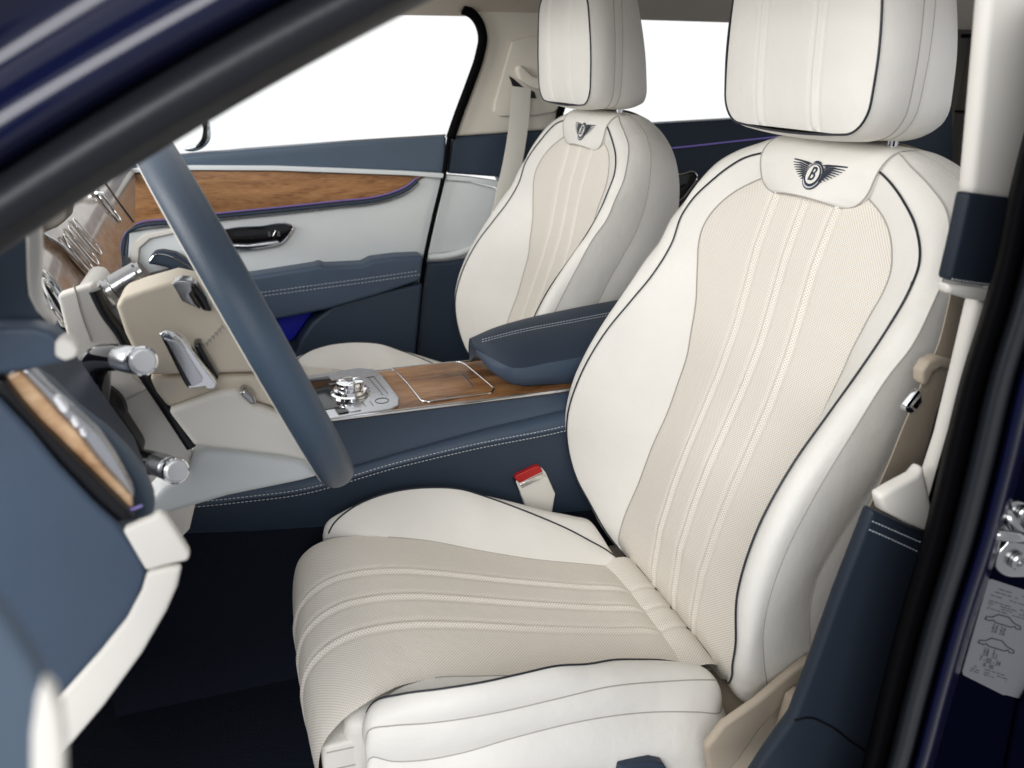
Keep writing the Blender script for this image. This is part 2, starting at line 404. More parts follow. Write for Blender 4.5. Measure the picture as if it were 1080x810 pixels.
def build_seat():
    root = empty('front_seat', (0.30, SEAT_Y, 0.20), 'x', 'car seat', 'front seats of the car')
    cen = np.array([0.66, SEAT_Y, 0.80])
    # ---- backrest centre panel, fluted and perforated
    PL = rail(B_PANEL, 190, 1)
    zc = [.425,.454,.531,.601,.665,.726,.786,.845,.905,.963,1.017,1.05]
    xc = [.556,.553,.557,.573,.592,.615,.637,.655,.667,.677,.692,.703]
    m = 181
    U = np.linspace(-1, 1, m)
    G = np.zeros((len(PL), m, 3)); uv = np.zeros((len(PL), m, 2)); acc = 0
    for i, p in enumerate(PL):
        w = p[1] - SEAT_Y; xcen = np.interp(p[2], zc, xc)
        if i: acc += np.linalg.norm(PL[i][[0, 2]] - PL[i-1][[0, 2]])
        for j, u in enumerate(U):
            y = u * w
            x = xcen + (p[0] - xcen) * u * u
            fade = min(1, max(0, (abs(w) - abs(y)) / 0.012))
            d = sum(welt(y, c) for c in (-.062, 0, .062))
            puff = 0.004 * (1 - u ** 4)
            x -= d * fade + puff
            G[i, j] = (x, SEAT_Y + y, p[2] + 0.3 * d * fade); uv[i, j] = (y, acc)
    grid('backrest_panel', G, M['perf'], root, uv=uv)
    seams = {}
    for s in (1, -1):
        P, Q, S, K, Bk = (rail(t, 140, s) for t in (B_PANEL, B_CREST, B_SEAM, B_SIDE, B_BACK))
        grid('backrest_bolster', strip_grid(P, Q, 15, .02, np.array([1.2, SEAT_Y + s * .5, .7])), M['cream'], root)
        grid('backrest_bolster_edge', strip_grid(Q, S, 13, np.interp(Q[:, 2:3], [.70, .88], [.24, .10]), cen), M['cream'], root)
        grid('backrest_side', strip_grid(S, K, 11, .05, cen), M['cream'], root)
        grid('backrest_side', strip_grid(K, Bk, 11, .06, cen), M['cream' if s == 1 else 'cream'], root)
        off = np.array([-0.0018, 0.0006 * s, 0.0009])
        tube('piping', Q + off, 0.0013, M['piping'], root, 8)
        tube('seam', S + off * 0.3, 0.0008, M['seam'], root, 6)
        tube('seam', K + np.array([-0.0004, 0.0004 * s, 0]), 0.0008, M['seam'], root, 6)
        if s == 1:
            tube('seam', P + off * 0.4, 0.0010, M['seam'], root, 6); BkL = Bk
        else:
            tube('seam', P[60:] + off * 0.4, 0.0010, M['seam'], root, 6)
            SeatS, SeatQ = S, Q; BkR = Bk
    # hard back shell
    grid('backrest_shell', strip_grid(BkL, BkR, 15, .05, np.array([0.55, SEAT_Y, .8])), M['beige'], root)
    # ---- head panel that carries the emblem, running over the top
    rows = [(.6890,1.0385,.066),(.6900,1.042,.086),(.6920,1.049,.098),(.6965,1.061,.1075),(.7015,1.075,.1125),(.7060,1.088,.1150),(.7150,1.100,.1155),(.730,1.1085,.1155),(.748,1.110,.1155),(.768,1.108,.1155),(.786,1.100,.1155)]
    rr = curve(np.array(rows), 60)
    U = np.linspace(-1, 1, 61)
    G = np.array([[(x + float(np.interp(z, [1.045, 1.08], [.011, .0005])) * u * u - .0045 , SEAT_Y + u * w, z + .003 - 0.006 * u * u) for u in U] for x, z, w in rr])
    grid('emblem_panel', G, M['cream'], root)
    edge = np.vstack([G[::-1, 0][20:], G[0], G[:, -1][:40]])
    tube('seam', curve(edge[::4], 160) + np.array([-.0004, 0, 0]), 0.0011, M['seam'], root, 6)
    tuck = edge.copy(); tuck2 = edge + np.array([0.030, 0, 0.000]); tuck2[:, 1] = SEAT_Y + (tuck2[:, 1] - SEAT_Y) * 0.99
    mid = np.array([.72, SEAT_Y, 1.08])
    grid('emblem_panel_edge', strip_grid(edge, tuck2, 5, .1, mid), M['cream'], root)
    # ---- emblem: a winged roundel embroidered in navy
    bdir = np.array([.706 - .6915, 0, 1.088 - 1.046]); bdir /= np.linalg.norm(bdir)
    adir = np.array([0, -1.0, 0]); nrm = np.cross(bdir, adir); nrm /= np.linalg.norm(nrm)
    if nrm[0] > 0: nrm = -nrm
    c0 = np.array([.6984 - .0045, SEAT_Y - .012, 1.0680 + .003])
    def emb(a, b, h=0.0018):
        a, b = a * 1.36, b * 1.10
        return c0 + adir * a + bdir * b + nrm * (h - 1.0 * a * a)
    emblem = mk('emblem', [emb(a, b, h) for h in (0.0003, 0.0012) for a, b in [(0.0132 * math.cos(t), -.0035 + 0.0158 * math.sin(t)) for t in np.linspace(0, 2 * math.pi, 40, endpoint=False)]],
                [tuple(range(40, 80))] + [(i, (i+1) % 40, 40 + (i+1) % 40, 40 + i) for i in range(40)], M['thread'], root, smooth=False)
    def flat(name, loops, mat, h):
        V, F = [], []
        for lp in loops:
            o = len(V); n = len(lp)
            V += [emb(a, b, h) for a, b in lp] + [emb(a, b, h - .0009) for a, b in lp]
            F.append(tuple(range(o, o + n)))
            F += [(o + i, o + (i+1) % n, o + n + (i+1) % n, o + n + i) for i in range(n)]
        return mk(name, V, F, mat, emblem, smooth=False)
    circ = lambda a0, b0, ra, rb, n=36: [(a0 + ra * math.cos(t), b0 + rb * math.sin(t)) for t in np.linspace(0, 2 * math.pi, n, endpoint=False)]
    flat('roundel_ring', [circ(0, -.0035, .0120, .0144)], M['silver'], .0016)
    flat('roundel_ring', [circ(0, -.0028, .0108, .0130)], M['thread'], .0020)
    flat('roundel_field', [circ(0, -.0018, .0088, .0110)], M['cream'], .0024)
    for sx in (-1, 1):
        lp = []
        for k in range(9):
            f = k / 8
            a0, b0 = .0118 - .0012 * f, .0085 - .0165 * f
            a1, b1 = .0385 - .0238 * f ** 1.25, .0125 - .0215 * f ** 0.85
            wd = .00115
            am, bm_ = (a0 + a1) / 2, (b0 + b1) / 2 + .0012
            lp.append([(sx * a, b) for a, b in [(a0, b0 + wd * .6), (am, bm_ + wd), (a1, b1 + wd * .55), (a1 + .0006, b1 - wd * .2), (am, bm_ - wd * .55), (a0, b0 - wd * .6)]])
        lp.append([(sx * a, b) for a, b in [(.006, .0098), (.014, .0118), (.026, .0128), (.0395, .0136), (.038, .0118), (.024, .0108), (.012, .0095)]])
        flat('wing', lp, M['thread'], .0019)
    flat('roundel_crown', [[(a, b + .0115) for a, b in [(-.006, 0), (-.003, .0022), (0, .0028), (.003, .0022), (.006, 0), (.003, .0006), (0, .0010), (-.003, .0006)]]], M['thread'], .0019)
    cu = bpy.data.curves.new('letter', 'FONT'); cu.body = 'B'; cu.size = 0.0225; cu.extrude = 0.0003; cu.offset = 0.0002; cu.shear = 0.18; cu.align_x = 'CENTER'; cu.align_y = 'CENTER'
    to = bpy.data.objects.new('letter', cu); COL.objects.link(to)
    bpy.context.view_layer.update()
    me = bpy.data.meshes.new_from_object(to.evaluated_get(bpy.context.evaluated_depsgraph_get()))
    bpy.data.objects.remove(to)
    vs = [emb(v.co.x * .70, v.co.y * 1.0 - .0018, .0030 + v.co.z) for v in me.vertices]
    fs = [tuple(p.vertices) for p in me.polygons]
    mk('letter', vs, fs, M['thread'], emblem, smooth=False)
    # ---- headrest
    hz0, hz1 = 1.123, 1.335
    def loop(x0, w, z0, z1, rad, n=128, lean=0.0, taper=0.0):
        pts = []
        corners = [(w - rad, z0 + rad, -90), (w - rad, z1 - rad, 0), (-w + rad, z1 - rad, 90), (-w + rad, z0 + rad, 180)]
        for cy_, cz_, a0 in corners:
            for a in np.linspace(a0, a0 + 90, 10):
                pts.append((cy_ + rad * math.cos(math.radians(a)), cz_ + rad * math.sin(math.radians(a))))
        q = curve(np.array(pts), n, closed=True)
        out = []
        for y, z in q:
            f = (z - z0) / (z1 - z0)
            yy = y * (1 - taper * max(0, f - .35) ** 1.6)
            out.append((x0 + lean * (z - 1.2), SEAT_Y + yy, z))
        return np.array(out)
    L0 = loop(.650, .1440, hz0 + .003, hz1, .040, lean=-.04, taper=.22)
    def half_width(z, w=.1440, z0=hz0 + .003, z1=hz1, rad=.040):
        e = max(0.0, rad - min(z - z0, z1 - z))
        y = w - rad + math.sqrt(max(0.0, rad * rad - e * e))
        f = (z - z0) / (z1 - z0)
        return y * (1 - .22 * max(0, f - .35) ** 1.6)
    tz = (1 - np.cos(np.linspace(0, math.pi, 90))) / 2
    Gf = []
    for t in tz:
        z = hz0 + .003 + t * (hz1 - hz0 - .003); hw = half_width(z); row = []
        for u in np.linspace(-1, 1, 161):
            y = u * hw; k = (1 - abs(u) ** 3) * (1 - abs(2 * t - 1) ** 4)
            d = sum(welt(y, c, .0030, .0026) for c in (-.055, .055)) * min(1, k * 6)
            row.append((.650 - .04 * (z - 1.2) - .009 * k - d, SEAT_Y + y, z))
        Gf.append(row)
    cushion = grid('headrest', np.array(Gf), M['cream'], root)
    L1 = loop(.697, .1480, hz0 - .004, hz1 + .014, .046, lean=-.03, taper=.18)
    L2 = loop(.714, .1450, hz0 - .004, hz1 + .014, .046, lean=-.02, taper=.18)
    L3 = loop(.776, .1220, hz0 + .002, hz1 + .000, .036, lean=-.14, taper=.34)
    hc = np.array([.73, SEAT_Y, 1.23])
    grid('headrest_side', strip_grid(L0, L1, 10, .10, hc)[:, :], M['cream'], cushion)
    o = grid('headrest_side', np.concatenate([strip_grid(L1, L2, 5, .03, hc)[:, :-1], strip_grid(L2, L3, 10, .08, hc)], 1), M['cream'], cushion)
    cb = L3.mean(0)
    grid('headrest_back', np.array([cb + (L3 - cb) * k + np.array([.012 * (1 - k * k), 0, 0]) for k in np.linspace(1, 0, 14)]), M['cream'], cushion, wrap=True)
    for nm, lp, r, mt in (('piping', L0, .0014, 'piping'), ('seam', L1, .0009, 'seam'), ('seam', L2, .0007, 'seam')):
        tube(nm, lp + np.array([-.0008 if nm == 'piping' else 0, 0, 0]), r, M[mt], cushion, 8, closed=True)
    # side of the loops must close round: add the last wedge
    for A_, B_, k in ((L0, L1, .10), (L1, L2, .03), (L2, L3, .08)):
        a = np.vstack([A_[-1:], A_[:1]]); b = np.vstack([B_[-1:], B_[:1]])
        grid('headrest_side', strip_grid(a, b, 10, k, hc), M['cream'], cushion)
    for yy in (.068, -.085):
        tube('headrest_post', [(.742, SEAT_Y + yy, 1.085), (.742, SEAT_Y + yy, 1.16)], .0062, M['chrome'], cushion, 16)
    # ---- seat cushion
    C_MID = [(.505,.424),(.49,.433),(.424,.452),(.363,.470),(.304,.488),(.248,.506),(.194,.523),(.142,.537),(.092,.543),(.060,.541),(.034,.530),(.014,.510),(.004,.482),(.003,.445),(.007,.40),(.012,.35),(.018,.29)]
    C_PAN = [(.505,.427,.13),(.46,.440,.131),(.37,.466,.135),(.278,.495,.147),(.205,.521,.155),(.134,.539,.160),(.092,.544,.168),(.062,.540,.176),(.036,.529,.181),(.014,.507,.184),(.005,.478,.185),(.006,.44,.184),(.010,.40,.183),(.015,.35,.182),(.02,.29,.182)]
    mid = curve(np.array([(x, SEAT_Y, z) for x, z in C_MID]), 170)
    P1 = rail(C_PAN, 170, 1)
    m = 151; U = np.linspace(-1, 1, m)
    Tm = np.gradient(mid, axis=0); Tm /= np.linalg.norm(Tm, axis=1, keepdims=True)
    Nm = np.stack([Tm[:, 2], 0 * Tm[:, 0], -Tm[:, 0]], 1)
    Nm *= np.where(Nm[:, 2:3] + -Nm[:, 0:1] < 0, -1, 1)
    G = np.zeros((170, m, 3)); uv = np.zeros((170, m, 2)); acc = 0
    for i in range(170):
        if i: acc += np.linalg.norm(mid[i] - mid[i-1])
        w = P1[i, 1] - SEAT_Y
        for j, u in enumerate(U):
            y = u * w
            q = mid[i] * (1 - u * u) + np.array([P1[i, 0], 0, P1[i, 2]]) * u * u
            d = sum(welt(y, c * np.interp(acc, [0, .5], [.052, .064])) for c in (-1, 0, 1))
            fade = min(1, max(0, (w - abs(y)) / .012)) * min(1, acc / .03)
            edge = -0.001 * max(0, (abs(u) - .90) / .10) ** 2 if acc > .43 else 0
            pp = q + Nm[i] * (d * fade + .006 * (1 - u ** 4) + edge)
            G[i, j] = (pp[0], SEAT_Y + y, pp[2]); uv[i, j] = (y, acc)
    grid('seat_panel', G, M['perf'], root, uv=uv)
    ccen = np.array([.25, SEAT_Y, .40])
    C_IN = [(.074,.526,.180),(.080,.536,.177),(.092,.541,.172),(.134,.539,.160),(.205,.521,.155),(.278,.495,.147),(.37,.466,.135),(.46,.440,.131),(.508,.426,.130),(.54,.42,.13)]
    C_CR = [(.095,.470,.190),(.068,.500,.193),(.060,.530,.191),(.070,.552,.192),(.099,.567,.205),(.14,.574,.218),(.185,.5755,.224),(.23,.573,.222),(.275,.566,.215),(.318,.549,.205),(.359,.532,.19),(.400,.512,.178),(.441,.490,.166),(.481,.464,.155),(.508,.445,.148),(.525,.43,.138)]
    C_S1 = [(.105,.455,.207),(.072,.480,.212),(.058,.515,.214),(.062,.541,.217),(.084,.545,.223),(.12,.545,.231),(.16,.545,.237),(.2,.544,.239),(.265,.539,.235),(.336,.528,.225),(.418,.502,.212),(.47,.485,.206),(.497,.474,.202),(.510,.455,.185),(.515,.43,.15)]
    C_S2 = [(.118,.445,.212),(.080,.460,.220),(.058,.490,.223),(.060,.512,.226),(.080,.506,.232),(.11,.502,.237),(.15,.503,.242),(.214,.510,.246),(.305,.503,.241),(.397,.478,.231),(.46,.458,.230),(.490,.446,.228),(.508,.435,.205),(.516,.41,.16)]
    C_S3 = [(.135,.34,.20),(.085,.37,.225),(.055,.40,.240),(.050,.43,.246),(.075,.43,.252),(.11,.42,.256),(.15,.42,.258),(.214,.42,.258),(.305,.42,.256),(.397,.41,.254),(.46,.40,.250),(.492,.39,.246),(.510,.385,.222),(.518,.37,.17)]
    C_S4 = [(.15,.26,.19),(.095,.27,.22),(.065,.28,.240),(.062,.29,.248),(.08,.29,.254),(.11,.29,.256),(.15,.29,.256),(.214,.29,.256),(.305,.29,.254),(.397,.29,.252),(.46,.29,.25),(.494,.29,.246),(.512,.29,.222),(.52,.29,.17)]
    for s in (1, -1):
        I, Cq, S1, S2, S3, S4 = (rail(t, 120, s) for t in (C_IN, C_CR, C_S1, C_S2, C_S3, C_S4))
        grid('seat_bolster', strip_grid(I, Cq, 13, .10 if s > 0 else -.06, np.array([.25, SEAT_Y + s * .7, -.2])), M['cream'], root)
        grid('seat_bolster_edge', strip_grid(Cq, S1, 9, .16, ccen), M['cream'], root)
        grid('seat_side', strip_grid(S1, S2, 9, .10, ccen), M['cream'], root)
        sk = np.concatenate([strip_grid(S2, S3, 12, .12, ccen)[:, :-1], strip_grid(S3, S4, 8, .02, ccen)], 1)
        grid('seat_skirt', sk, M['cream'], root)
        tube('piping', Cq[16:] + np.array([0, 0, .0008]), .0013, M['piping'], root, 8)
        tube('seam', S1, .0009, M['seam'], root, 6); tube('seam', S2, .0009, M['seam'], root, 6)
        tube('seam', I[20:], .0009, M['seam'], root, 6)
    # filler under the thigh roll, between the bolster noses
    box('seat_base', (.085, SEAT_Y - .205, .25), (.50, SEAT_Y + .205, .425), M['cream'], root, .02)
    box('seat_base', (.038, SEAT_Y - .180, .30), (.20, SEAT_Y + .180, .519), M['cream'], root, .02)
    for s in (1, -1):
        y0, y1 = sorted((SEAT_Y + s * .140, SEAT_Y + s * .177))
        box('seat_gusset', (.010, y0, .27), (.12, y1, .492), M['cream'], root, .005)
        for zz in (.40, .43, .458, .484):
            yy = SEAT_Y + s * .1775
            tube('seam', [(.016, yy, zz), (.075, yy, zz - .002)], .0008, M['seam'], root, 6)
    # perforated roll where cushion meets backrest
    G = []; uv = []
    for i, t in enumerate(np.linspace(-1, 1, 91)):
        y = t * .136; row = []; ur = []
        dip = .0025 * sum(math.exp(-((y - c) / .004) ** 2) for c in (-.05, 0, .05))
        for k, a in enumerate(np.linspace(-30, 200, 21)):
            r = .036 - dip
            row.append((.522 - r * .98 * math.cos(math.radians(a)) * 1.0, SEAT_Y + y, .411 + r * .72 * math.sin(math.radians(a)))); ur.append((y, k * .006))
        G.append(row); uv.append(ur)
    grid('lumbar_roll', np.array(G), M['perf'], root, uv=np.array(uv))
    tube('seat_crease', curve([(.543, SEAT_Y - .205, .470), (.547, SEAT_Y - .17, .440), (.5485, SEAT_Y - .10, .428), (.549, SEAT_Y, .425), (.5485, SEAT_Y + .10, .428), (.547, SEAT_Y + .17, .440)], 60), .0016, M['piping'], root, 6)
    # rear side trim of the seat frame
    box('seat_frame', (.40, SEAT_Y - .235, .27), (.72, SEAT_Y + .235, .40), M['beige'], root, .02)
    return root

def copy_tree(o, parent=None):
    c = o.copy(); COL.objects.link(c)
    if parent is not None: c.parent = parent
    for ch in list(o.children): copy_tree(ch, c)
    return c

driver_seat = build_seat()
passenger_seat = copy_tree(driver_seat)
passenger_seat.location = (0.30, SEAT_Y + 0.76, 0.20)
driver_seat['label'] = 'large cream leather seat in front, with a red-topped buckle beside its cushion'
passenger_seat['label'] = 'cream leather seat on the far side, behind the blue armrest'
sw_ = slabY('seat_switch', [(654, 809), (688, 803.5), (700, 806), (708, 818), (706, 830), (650, 830)], .628, .012, M['bluedark'], driver_seat, .003)

# ================================================================== FLOOR AND BODY SHELL
fl = box('floor', (-1.1, 0.40, 0.14), (2.5, 2.12, 0.20), M['carpet'], None, 0.0); fl['kind'] = 'structure'

body = empty('car_shell', (0.6, 0.42, 0.2), 'navy car body around the cabin, with rubber-sealed pillars and pale roof lining', 'car body')

# front pillar on the near side: rubber seal, then painted outer skin
def path_loft(name, p0, p1, prof, mat, n=40):
    """profile of (offset square to the path within the side plane, Y) swept from p0 to p1"""
    d = np.array([p1[0] - p0[0], 0, p1[2] - p0[2]]); d /= np.linalg.norm(d)
    up = np.array([-d[2], 0, d[0]])
    pr = curve(np.array(prof), 60)
    G = []
    for t in np.linspace(-1.6, 1.9, n):
        b = np.array([p0[0], 0, p0[2]]) + (np.array([p1[0], 0, p1[2]]) - np.array([p0[0], 0, p0[2]])) * t
        b = b + up * (-0.05 * (t - .5) ** 2 * 0.25)
        G.append([b + up * o + np.array([0, y, 0]) for o, y in pr])
    return grid(name, np.array(G), mat, body)
pa, pb = aY(0, 262, .42), aY(440, 2, .42)
path_loft('pillar_seal', pa, pb, [(.012, .52), (.002, .475), (.000, .450), (.004, .432), (.011, .423), (.019, .422), (.026, .431), (.0295, .446), (.029, .47)], M['rubber'])
path_loft('front_pillar', pa, pb, [(.028, .47), (.0300, .440), (.035, .428), (.043, .424), (.054, .432), (.066, .446), (.084, .440), (.104, .415), (.118, .402), (.135, .400), (.16, .41), (.20, .44), (.21, .50), (.12, .53), (.03, .53), (.012, .52)], M['paint'])

# rear edge of the near door opening
SEAL = [(1120, -20), (1095, 90), (1078, 153), (1065, 207), (1050, 280), (1039, 321), (1017, 391), (991, 498), (971, 580), (953, 640), (927, 740), (910, 810), (880, 900)]
def rails_px(offs):
    out = []
    for dx, Y in offs:
        out.append(curve([aY(x + dx * (1.0 if y < 500 else 1 - (y - 500) * .0004), y, Y) for x, y in SEAL], 70))
    return np.stack(out, 1)
def px_loft(name, offs, mat, par=body):
    o = curve(np.array(offs, float) * [1, 600], 40) / [1, 600]
    return grid(name, rails_px(o), mat, par)
px_loft('door_seal', [(-2, .53), (0, .455), (3, .430), (12, .422), (22, .425), (28, .432)], M['rubberblack'])
px_loft('door_seal', [(26, .434), (29, .420), (36, .410), (46, .409), (53, .418), (57, .432), (57, .46)], M['seallit'])  # right band of the seal, its highlight put in as lighter rubber
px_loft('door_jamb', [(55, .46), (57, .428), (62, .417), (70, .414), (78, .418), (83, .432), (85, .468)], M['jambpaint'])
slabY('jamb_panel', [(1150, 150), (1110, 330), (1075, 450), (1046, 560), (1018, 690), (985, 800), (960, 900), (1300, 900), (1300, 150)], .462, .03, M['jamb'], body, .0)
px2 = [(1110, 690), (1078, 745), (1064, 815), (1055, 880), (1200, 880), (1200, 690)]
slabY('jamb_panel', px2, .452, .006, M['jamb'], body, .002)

# trim inside the near pillar
pt = slabY('pillar_trim', [(1047, -60), (1043, 0), (1034, 100), (1024, 206), (1070, 214), (1088, 150), (1100, 60), (1110, -60)], .500, .016, M['trimcream'], body, .007)
slabY('pillar_trim', [(1022, 203), (1069, 209), (1050, 290), (1046, 303), (1022, 300), (1001, 296), (1012, 250)], .495, .014, M['bluetrim'], body, .004)
slabY('pillar_trim', [(1000, 300), (1020, 302), (1046, 305), (1042, 319), (1022, 316), (1001, 310)], .492, .014, M['trimcream'], body, .004)
stitches('stitching', lineY([(1003, 294), (1022, 297), (1045, 300)], .4935, 30), M['stitch'], body, .004, .0004)
slabY('pillar_trim', [(1032, 314), (1046, 316), (1024, 391), (998, 498), (984, 548), (966, 548), (982, 505), (996, 462), (1014, 390)], .500, .016, M['trimcream'], body, .007)
slabY('pillar_trim', [(928, 524), (945, 514), (966, 503), (975, 492), (986, 545), (978, 562), (955, 552), (932, 540)], .497, .014, M['trimcream'], body, .005)
slabY('pillar_trim', [(921, 538), (945, 549), (985, 567), (960, 640), (935, 740), (900, 860), (770, 860), (808, 800), (838, 758), (858, 705), (885, 630)], .490, .014, M['bluetrim'], body, .005)
for a in ([(919, 549), (944, 560), (972, 572)], [(916, 558), (941, 569), (969, 582)]):
    stitches('stitching', lineY(a, .4885, 40), M['stitch'], body, .0045, .0004)
tube('trim_crease', lineY([(838, 760), (850, 757), (872, 764), (900, 784), (925, 800)], .4895, 30), .0012, M['black'], body)
slabY('pillar_gap_shade', [(975, 300), (1040, 318), (1000, 480), (975, 520), (940, 540), (885, 660), (858, 705), (840, 720), (830, 690), (880, 580), (935, 450)], .640, .02, M['taupe'], body, .003)  # taupe sheet standing in for the shadow behind the belt

# roof lining and rear bulkhead
prof = curve(np.array([(2.06, 1.308), (2.035, 1.325), (1.97, 1.352), (1.75, 1.382), (1.3, 1.395), (.85, 1.385), (.62, 1.36), (.53, 1.33)]), 40)
G = np.array([[(x, y, z - 0.010 * max(0, x - .9)) for y, z in prof] for x in np.linspace(.30, 2.45, 30)])
grid('roof_lining', G, M['headliner'], body)
box('roof_panel', (.26, .46, 1.43), (2.5, 2.16, 1.45), M['paint'], body, .005)
box('windscreen_header', (.25, .55, 1.375), (.33, 2.02, 1.43), M['headliner'], body, .02)
RX = 2.2
slabX('rear_bulkhead', [(985, 40), (1060, 38), (1060, 420), (985, 420)], RX, .05, M['taupe'], body, 0)
box('rear_bulkhead', (RX, .46, .2), (RX + .06, 1.52, 1.02), M['taupe'], body, 0)
slabX('rear_bulkhead', [(985, -60), (1060, -60), (1060, 27), (1013, 31), (1003, 33), (985, 36)], RX, .05, M['taupe'], body, 0)
tube('rear_wiring', [aX(1003, 38.5, RX - .08), aX(1013, 38, RX - .08), aX(1030, 38, RX - .08), aX(1050, 37, RX - .08)], .006, M['black'], body)
slabX('rear_bulkhead', [(1003, 31), (1011, 30), (1018, 37), (1003, 38)], RX - .01, .03, M['belt'], body, 0)
tube('rear_wiring', curve([aX(998, 118, RX - .05), aX(1008, 117.5, RX - .05), aX(1022, 118, RX - .05), aX(1040, 116, RX - .05)], 20), .004, M['black'], body)
# firewall and the dark wall under the dashboard
box('firewall', (-1.15, .46, .2), (-1.05, 2.1, .98), M['carpet'], body, 0)

# ================================================================== FAR DOORS
fd = empty('door_lining', (0.2, 2.03, 0.2), 'closed passenger door with walnut band, navy armrest and large white window', 'car door', 'doors of the car')
slabY('door_shell', [(20, 190), (196, 166), (470, 146), (452, 250), (437, 300), (430, 470), (100, 560), (20, 560)], 2.075, .04, M['bluedark'], fd, .004)
slabY('window_sill', [(60, 178), (130, 171), (196, 164), (260, 158), (360, 150.5), (471, 143.5), (470, 183), (430, 181), (360, 178.5), (203, 176), (60, 186)], 2.03, .06, M['bluegrey'], fd, .008)
slabY('bright_strip', [(60, 183), (130, 178), (203, 174.5), (290, 175), (360, 177.5), (430, 180.5), (469, 183), (468, 188), (430, 185), (360, 182.5), (290, 180), (203, 179.5), (130, 183), (60, 189)], 2.020, .03, M['white'], fd, .002)
slabY('door_veneer', [(108, 196), (140, 184), (203, 180), (290, 180.5), (360, 183), (425, 185), (446, 186), (437, 192), (428, 198), (412, 205), (390, 210), (360, 213), (300, 219), (230, 226), (142, 237)], 2.034, .03, M['wood'], fd, .002)
slabY('door_panel', [(137, 240), (230, 229), (300, 222), (360, 216), (395, 211), (420, 204), (440, 192), (450, 185), (468, 187), (456, 232), (446, 276), (300, 300), (200, 320), (132, 320)], 2.042, .03, M['white'], fd, .004)
LL = [(131, 284), (127, 268), (128, 254), (134, 243), (144, 236), (180, 231), (230, 225), (300, 218), (360, 211.5), (390, 208.5), (413, 203), (429, 196), (440, 187)]
tube('light_line', lineY(LL, 2.026, 120), .0016, M['violet'], fd, 6)
tube('trim_line', lineY([(x + (3 if i < 3 else 0), y + (2 if i < 4 else 3.6)) for i, (x, y) in enumerate(LL)], 2.030, 120), .0052, M['bluedark'], fd, 8)
tube('trim_line', lineY([(x + (5 if i < 3 else 1), y + (3 if i < 4 else 7.2)) for i, (x, y) in enumerate(LL)], 2.034, 120), .0022, M['silver'], fd, 6)
HB = [(225, 246), (243, 240.5), (275, 238), (302, 236), (309, 239), (306, 246), (296, 257), (280, 261), (255, 264), (230, 264)]
hp = slabY('handle_recess', HB, 2.034, .012, M['gloss'], fd, .002)
tube('handle_rim', lineY(HB, 2.032, 100, True), .0022, M['chrome'], hp, 6)
slabY('door_handle', [(236, 258), (262, 258.5), (293, 254), (296, 257), (280, 261), (262, 263), (240, 263)], 2.026, .010, M['chrome'], hp, .002)
for dx in (284.0, 294.0):
    c = aY(dx, 246.5, 2.0335)
    tube('switch_mark', ring_about(c + np.array([0, 0, .003]), np.array([1., 0, 0]), np.array([0, 0, 1.]), .0022, .0022, 14), .0006, M['silver'], hp, 5, True)
    tube('switch_mark', ring_about(c - np.array([0, 0, .003]), np.array([1., 0, 0]), np.array([0, 0, 1.]), .0028, .0026, 14), .0006, M['silver'], hp, 5, True)
tube('switch_mark', [aY(288, 249, 2.0335), aY(290.5, 243, 2.0335)], .0006, M['silver'], hp, 5)
ar = prism('door_armrest', [aY(x, y, 1.985) for x, y in [(120, 310), (200, 300), (270, 291), (333, 281), (338, 279), (344, 281.5), (383, 279.5), (393, 274.5), (420, 271), (447, 270), (444, 296), (400, 311), (345, 327), (300, 336), (200, 352), (120, 360)]], (0, .10, 0), M['blue'], fd, .010)
for dy in (0, 4):
    stitches('stitching', lineY([(200, 317 + dy), (270, 309 + dy), (330, 301 + dy), (390, 293 + dy), (443, 285.5 + dy)], 1.984, 60), M['stitch'], fd, .009, .0007)
slabY('door_pocket_panel', [(300, 400), (318, 357), (330, 340), (352, 322), (400, 309), (446, 299), (438, 380), (432, 460), (300, 480)], 1.995, .07, M['bluedark'], fd, .010)
slabY('ambient_lamp', [(292, 331), (318, 329), (331, 327), (318, 345), (309, 358), (296, 362)], 2.055, .015, M['bluelamp'], fd, .002)
slabY('speaker_mesh', [(140, 296), (160, 288), (196, 279), (215, 300), (180, 318), (150, 318)], 2.028, .01, M['grille'], fd, .001)
slabY('pull_handle', [(156.5, 279), (158, 272), (163, 266.5), (172, 265.5), (185, 268), (205, 280), (230, 300), (215, 305), (190, 289), (175, 282), (163, 279.5)], 1.99, .04, M['bluedark'], fd, .006)
tube('chrome_line', lineY([(158, 275), (163, 269), (175, 269), (190, 276), (215, 292)], 1.988, 40), .0015, M['chrome'], fd, 6)
slabY('trim_bezel', [(139, 290), (136, 270), (140, 256), (152, 247), (180, 241), (215, 237), (215, 243), (180, 247), (158, 252), (147, 262), (145, 290)], 2.034, .02, M['trimcream'], fd, .003)
tube('window_seal', lineY([(488, 10), (497, 14), (504, 22), (509, 38), (506, 58), (496, 88), (484, 120), (475, 146)], 2.035, 80), .0115, M['rubberblack'], fd, 10)
tube('door_gap', lineY([(474, 143), (468, 185), (457, 232), (447, 280), (441, 330), (437, 375), (434, 440)], 2.025, 80), .0060, M['rubberblack'], fd, 8)
tube('window_bead', lineY([(100, 174), (196, 162.5), (215, 160.5), (240, 159), (360, 149.5), (470, 142.5)], 2.05, 60), .0028, M['silver'], fd, 6)
slabY('window_pane', [(100, 190), (200, 165), (470, 148), (484, 115), (506, 50), (500, 18), (470, 5), (300, -40), (100, -40)], 2.07, .005, M['glass'], fd, 0)
mir = slabY('door_mirror', [(193, 158), (206, 154), (214, 146), (216, 133), (211, 126), (219, 126), (222, 136), (221, 149), (213, 157), (200, 160)], 2.16, .09, M['chrome'], fd, .006, 60)
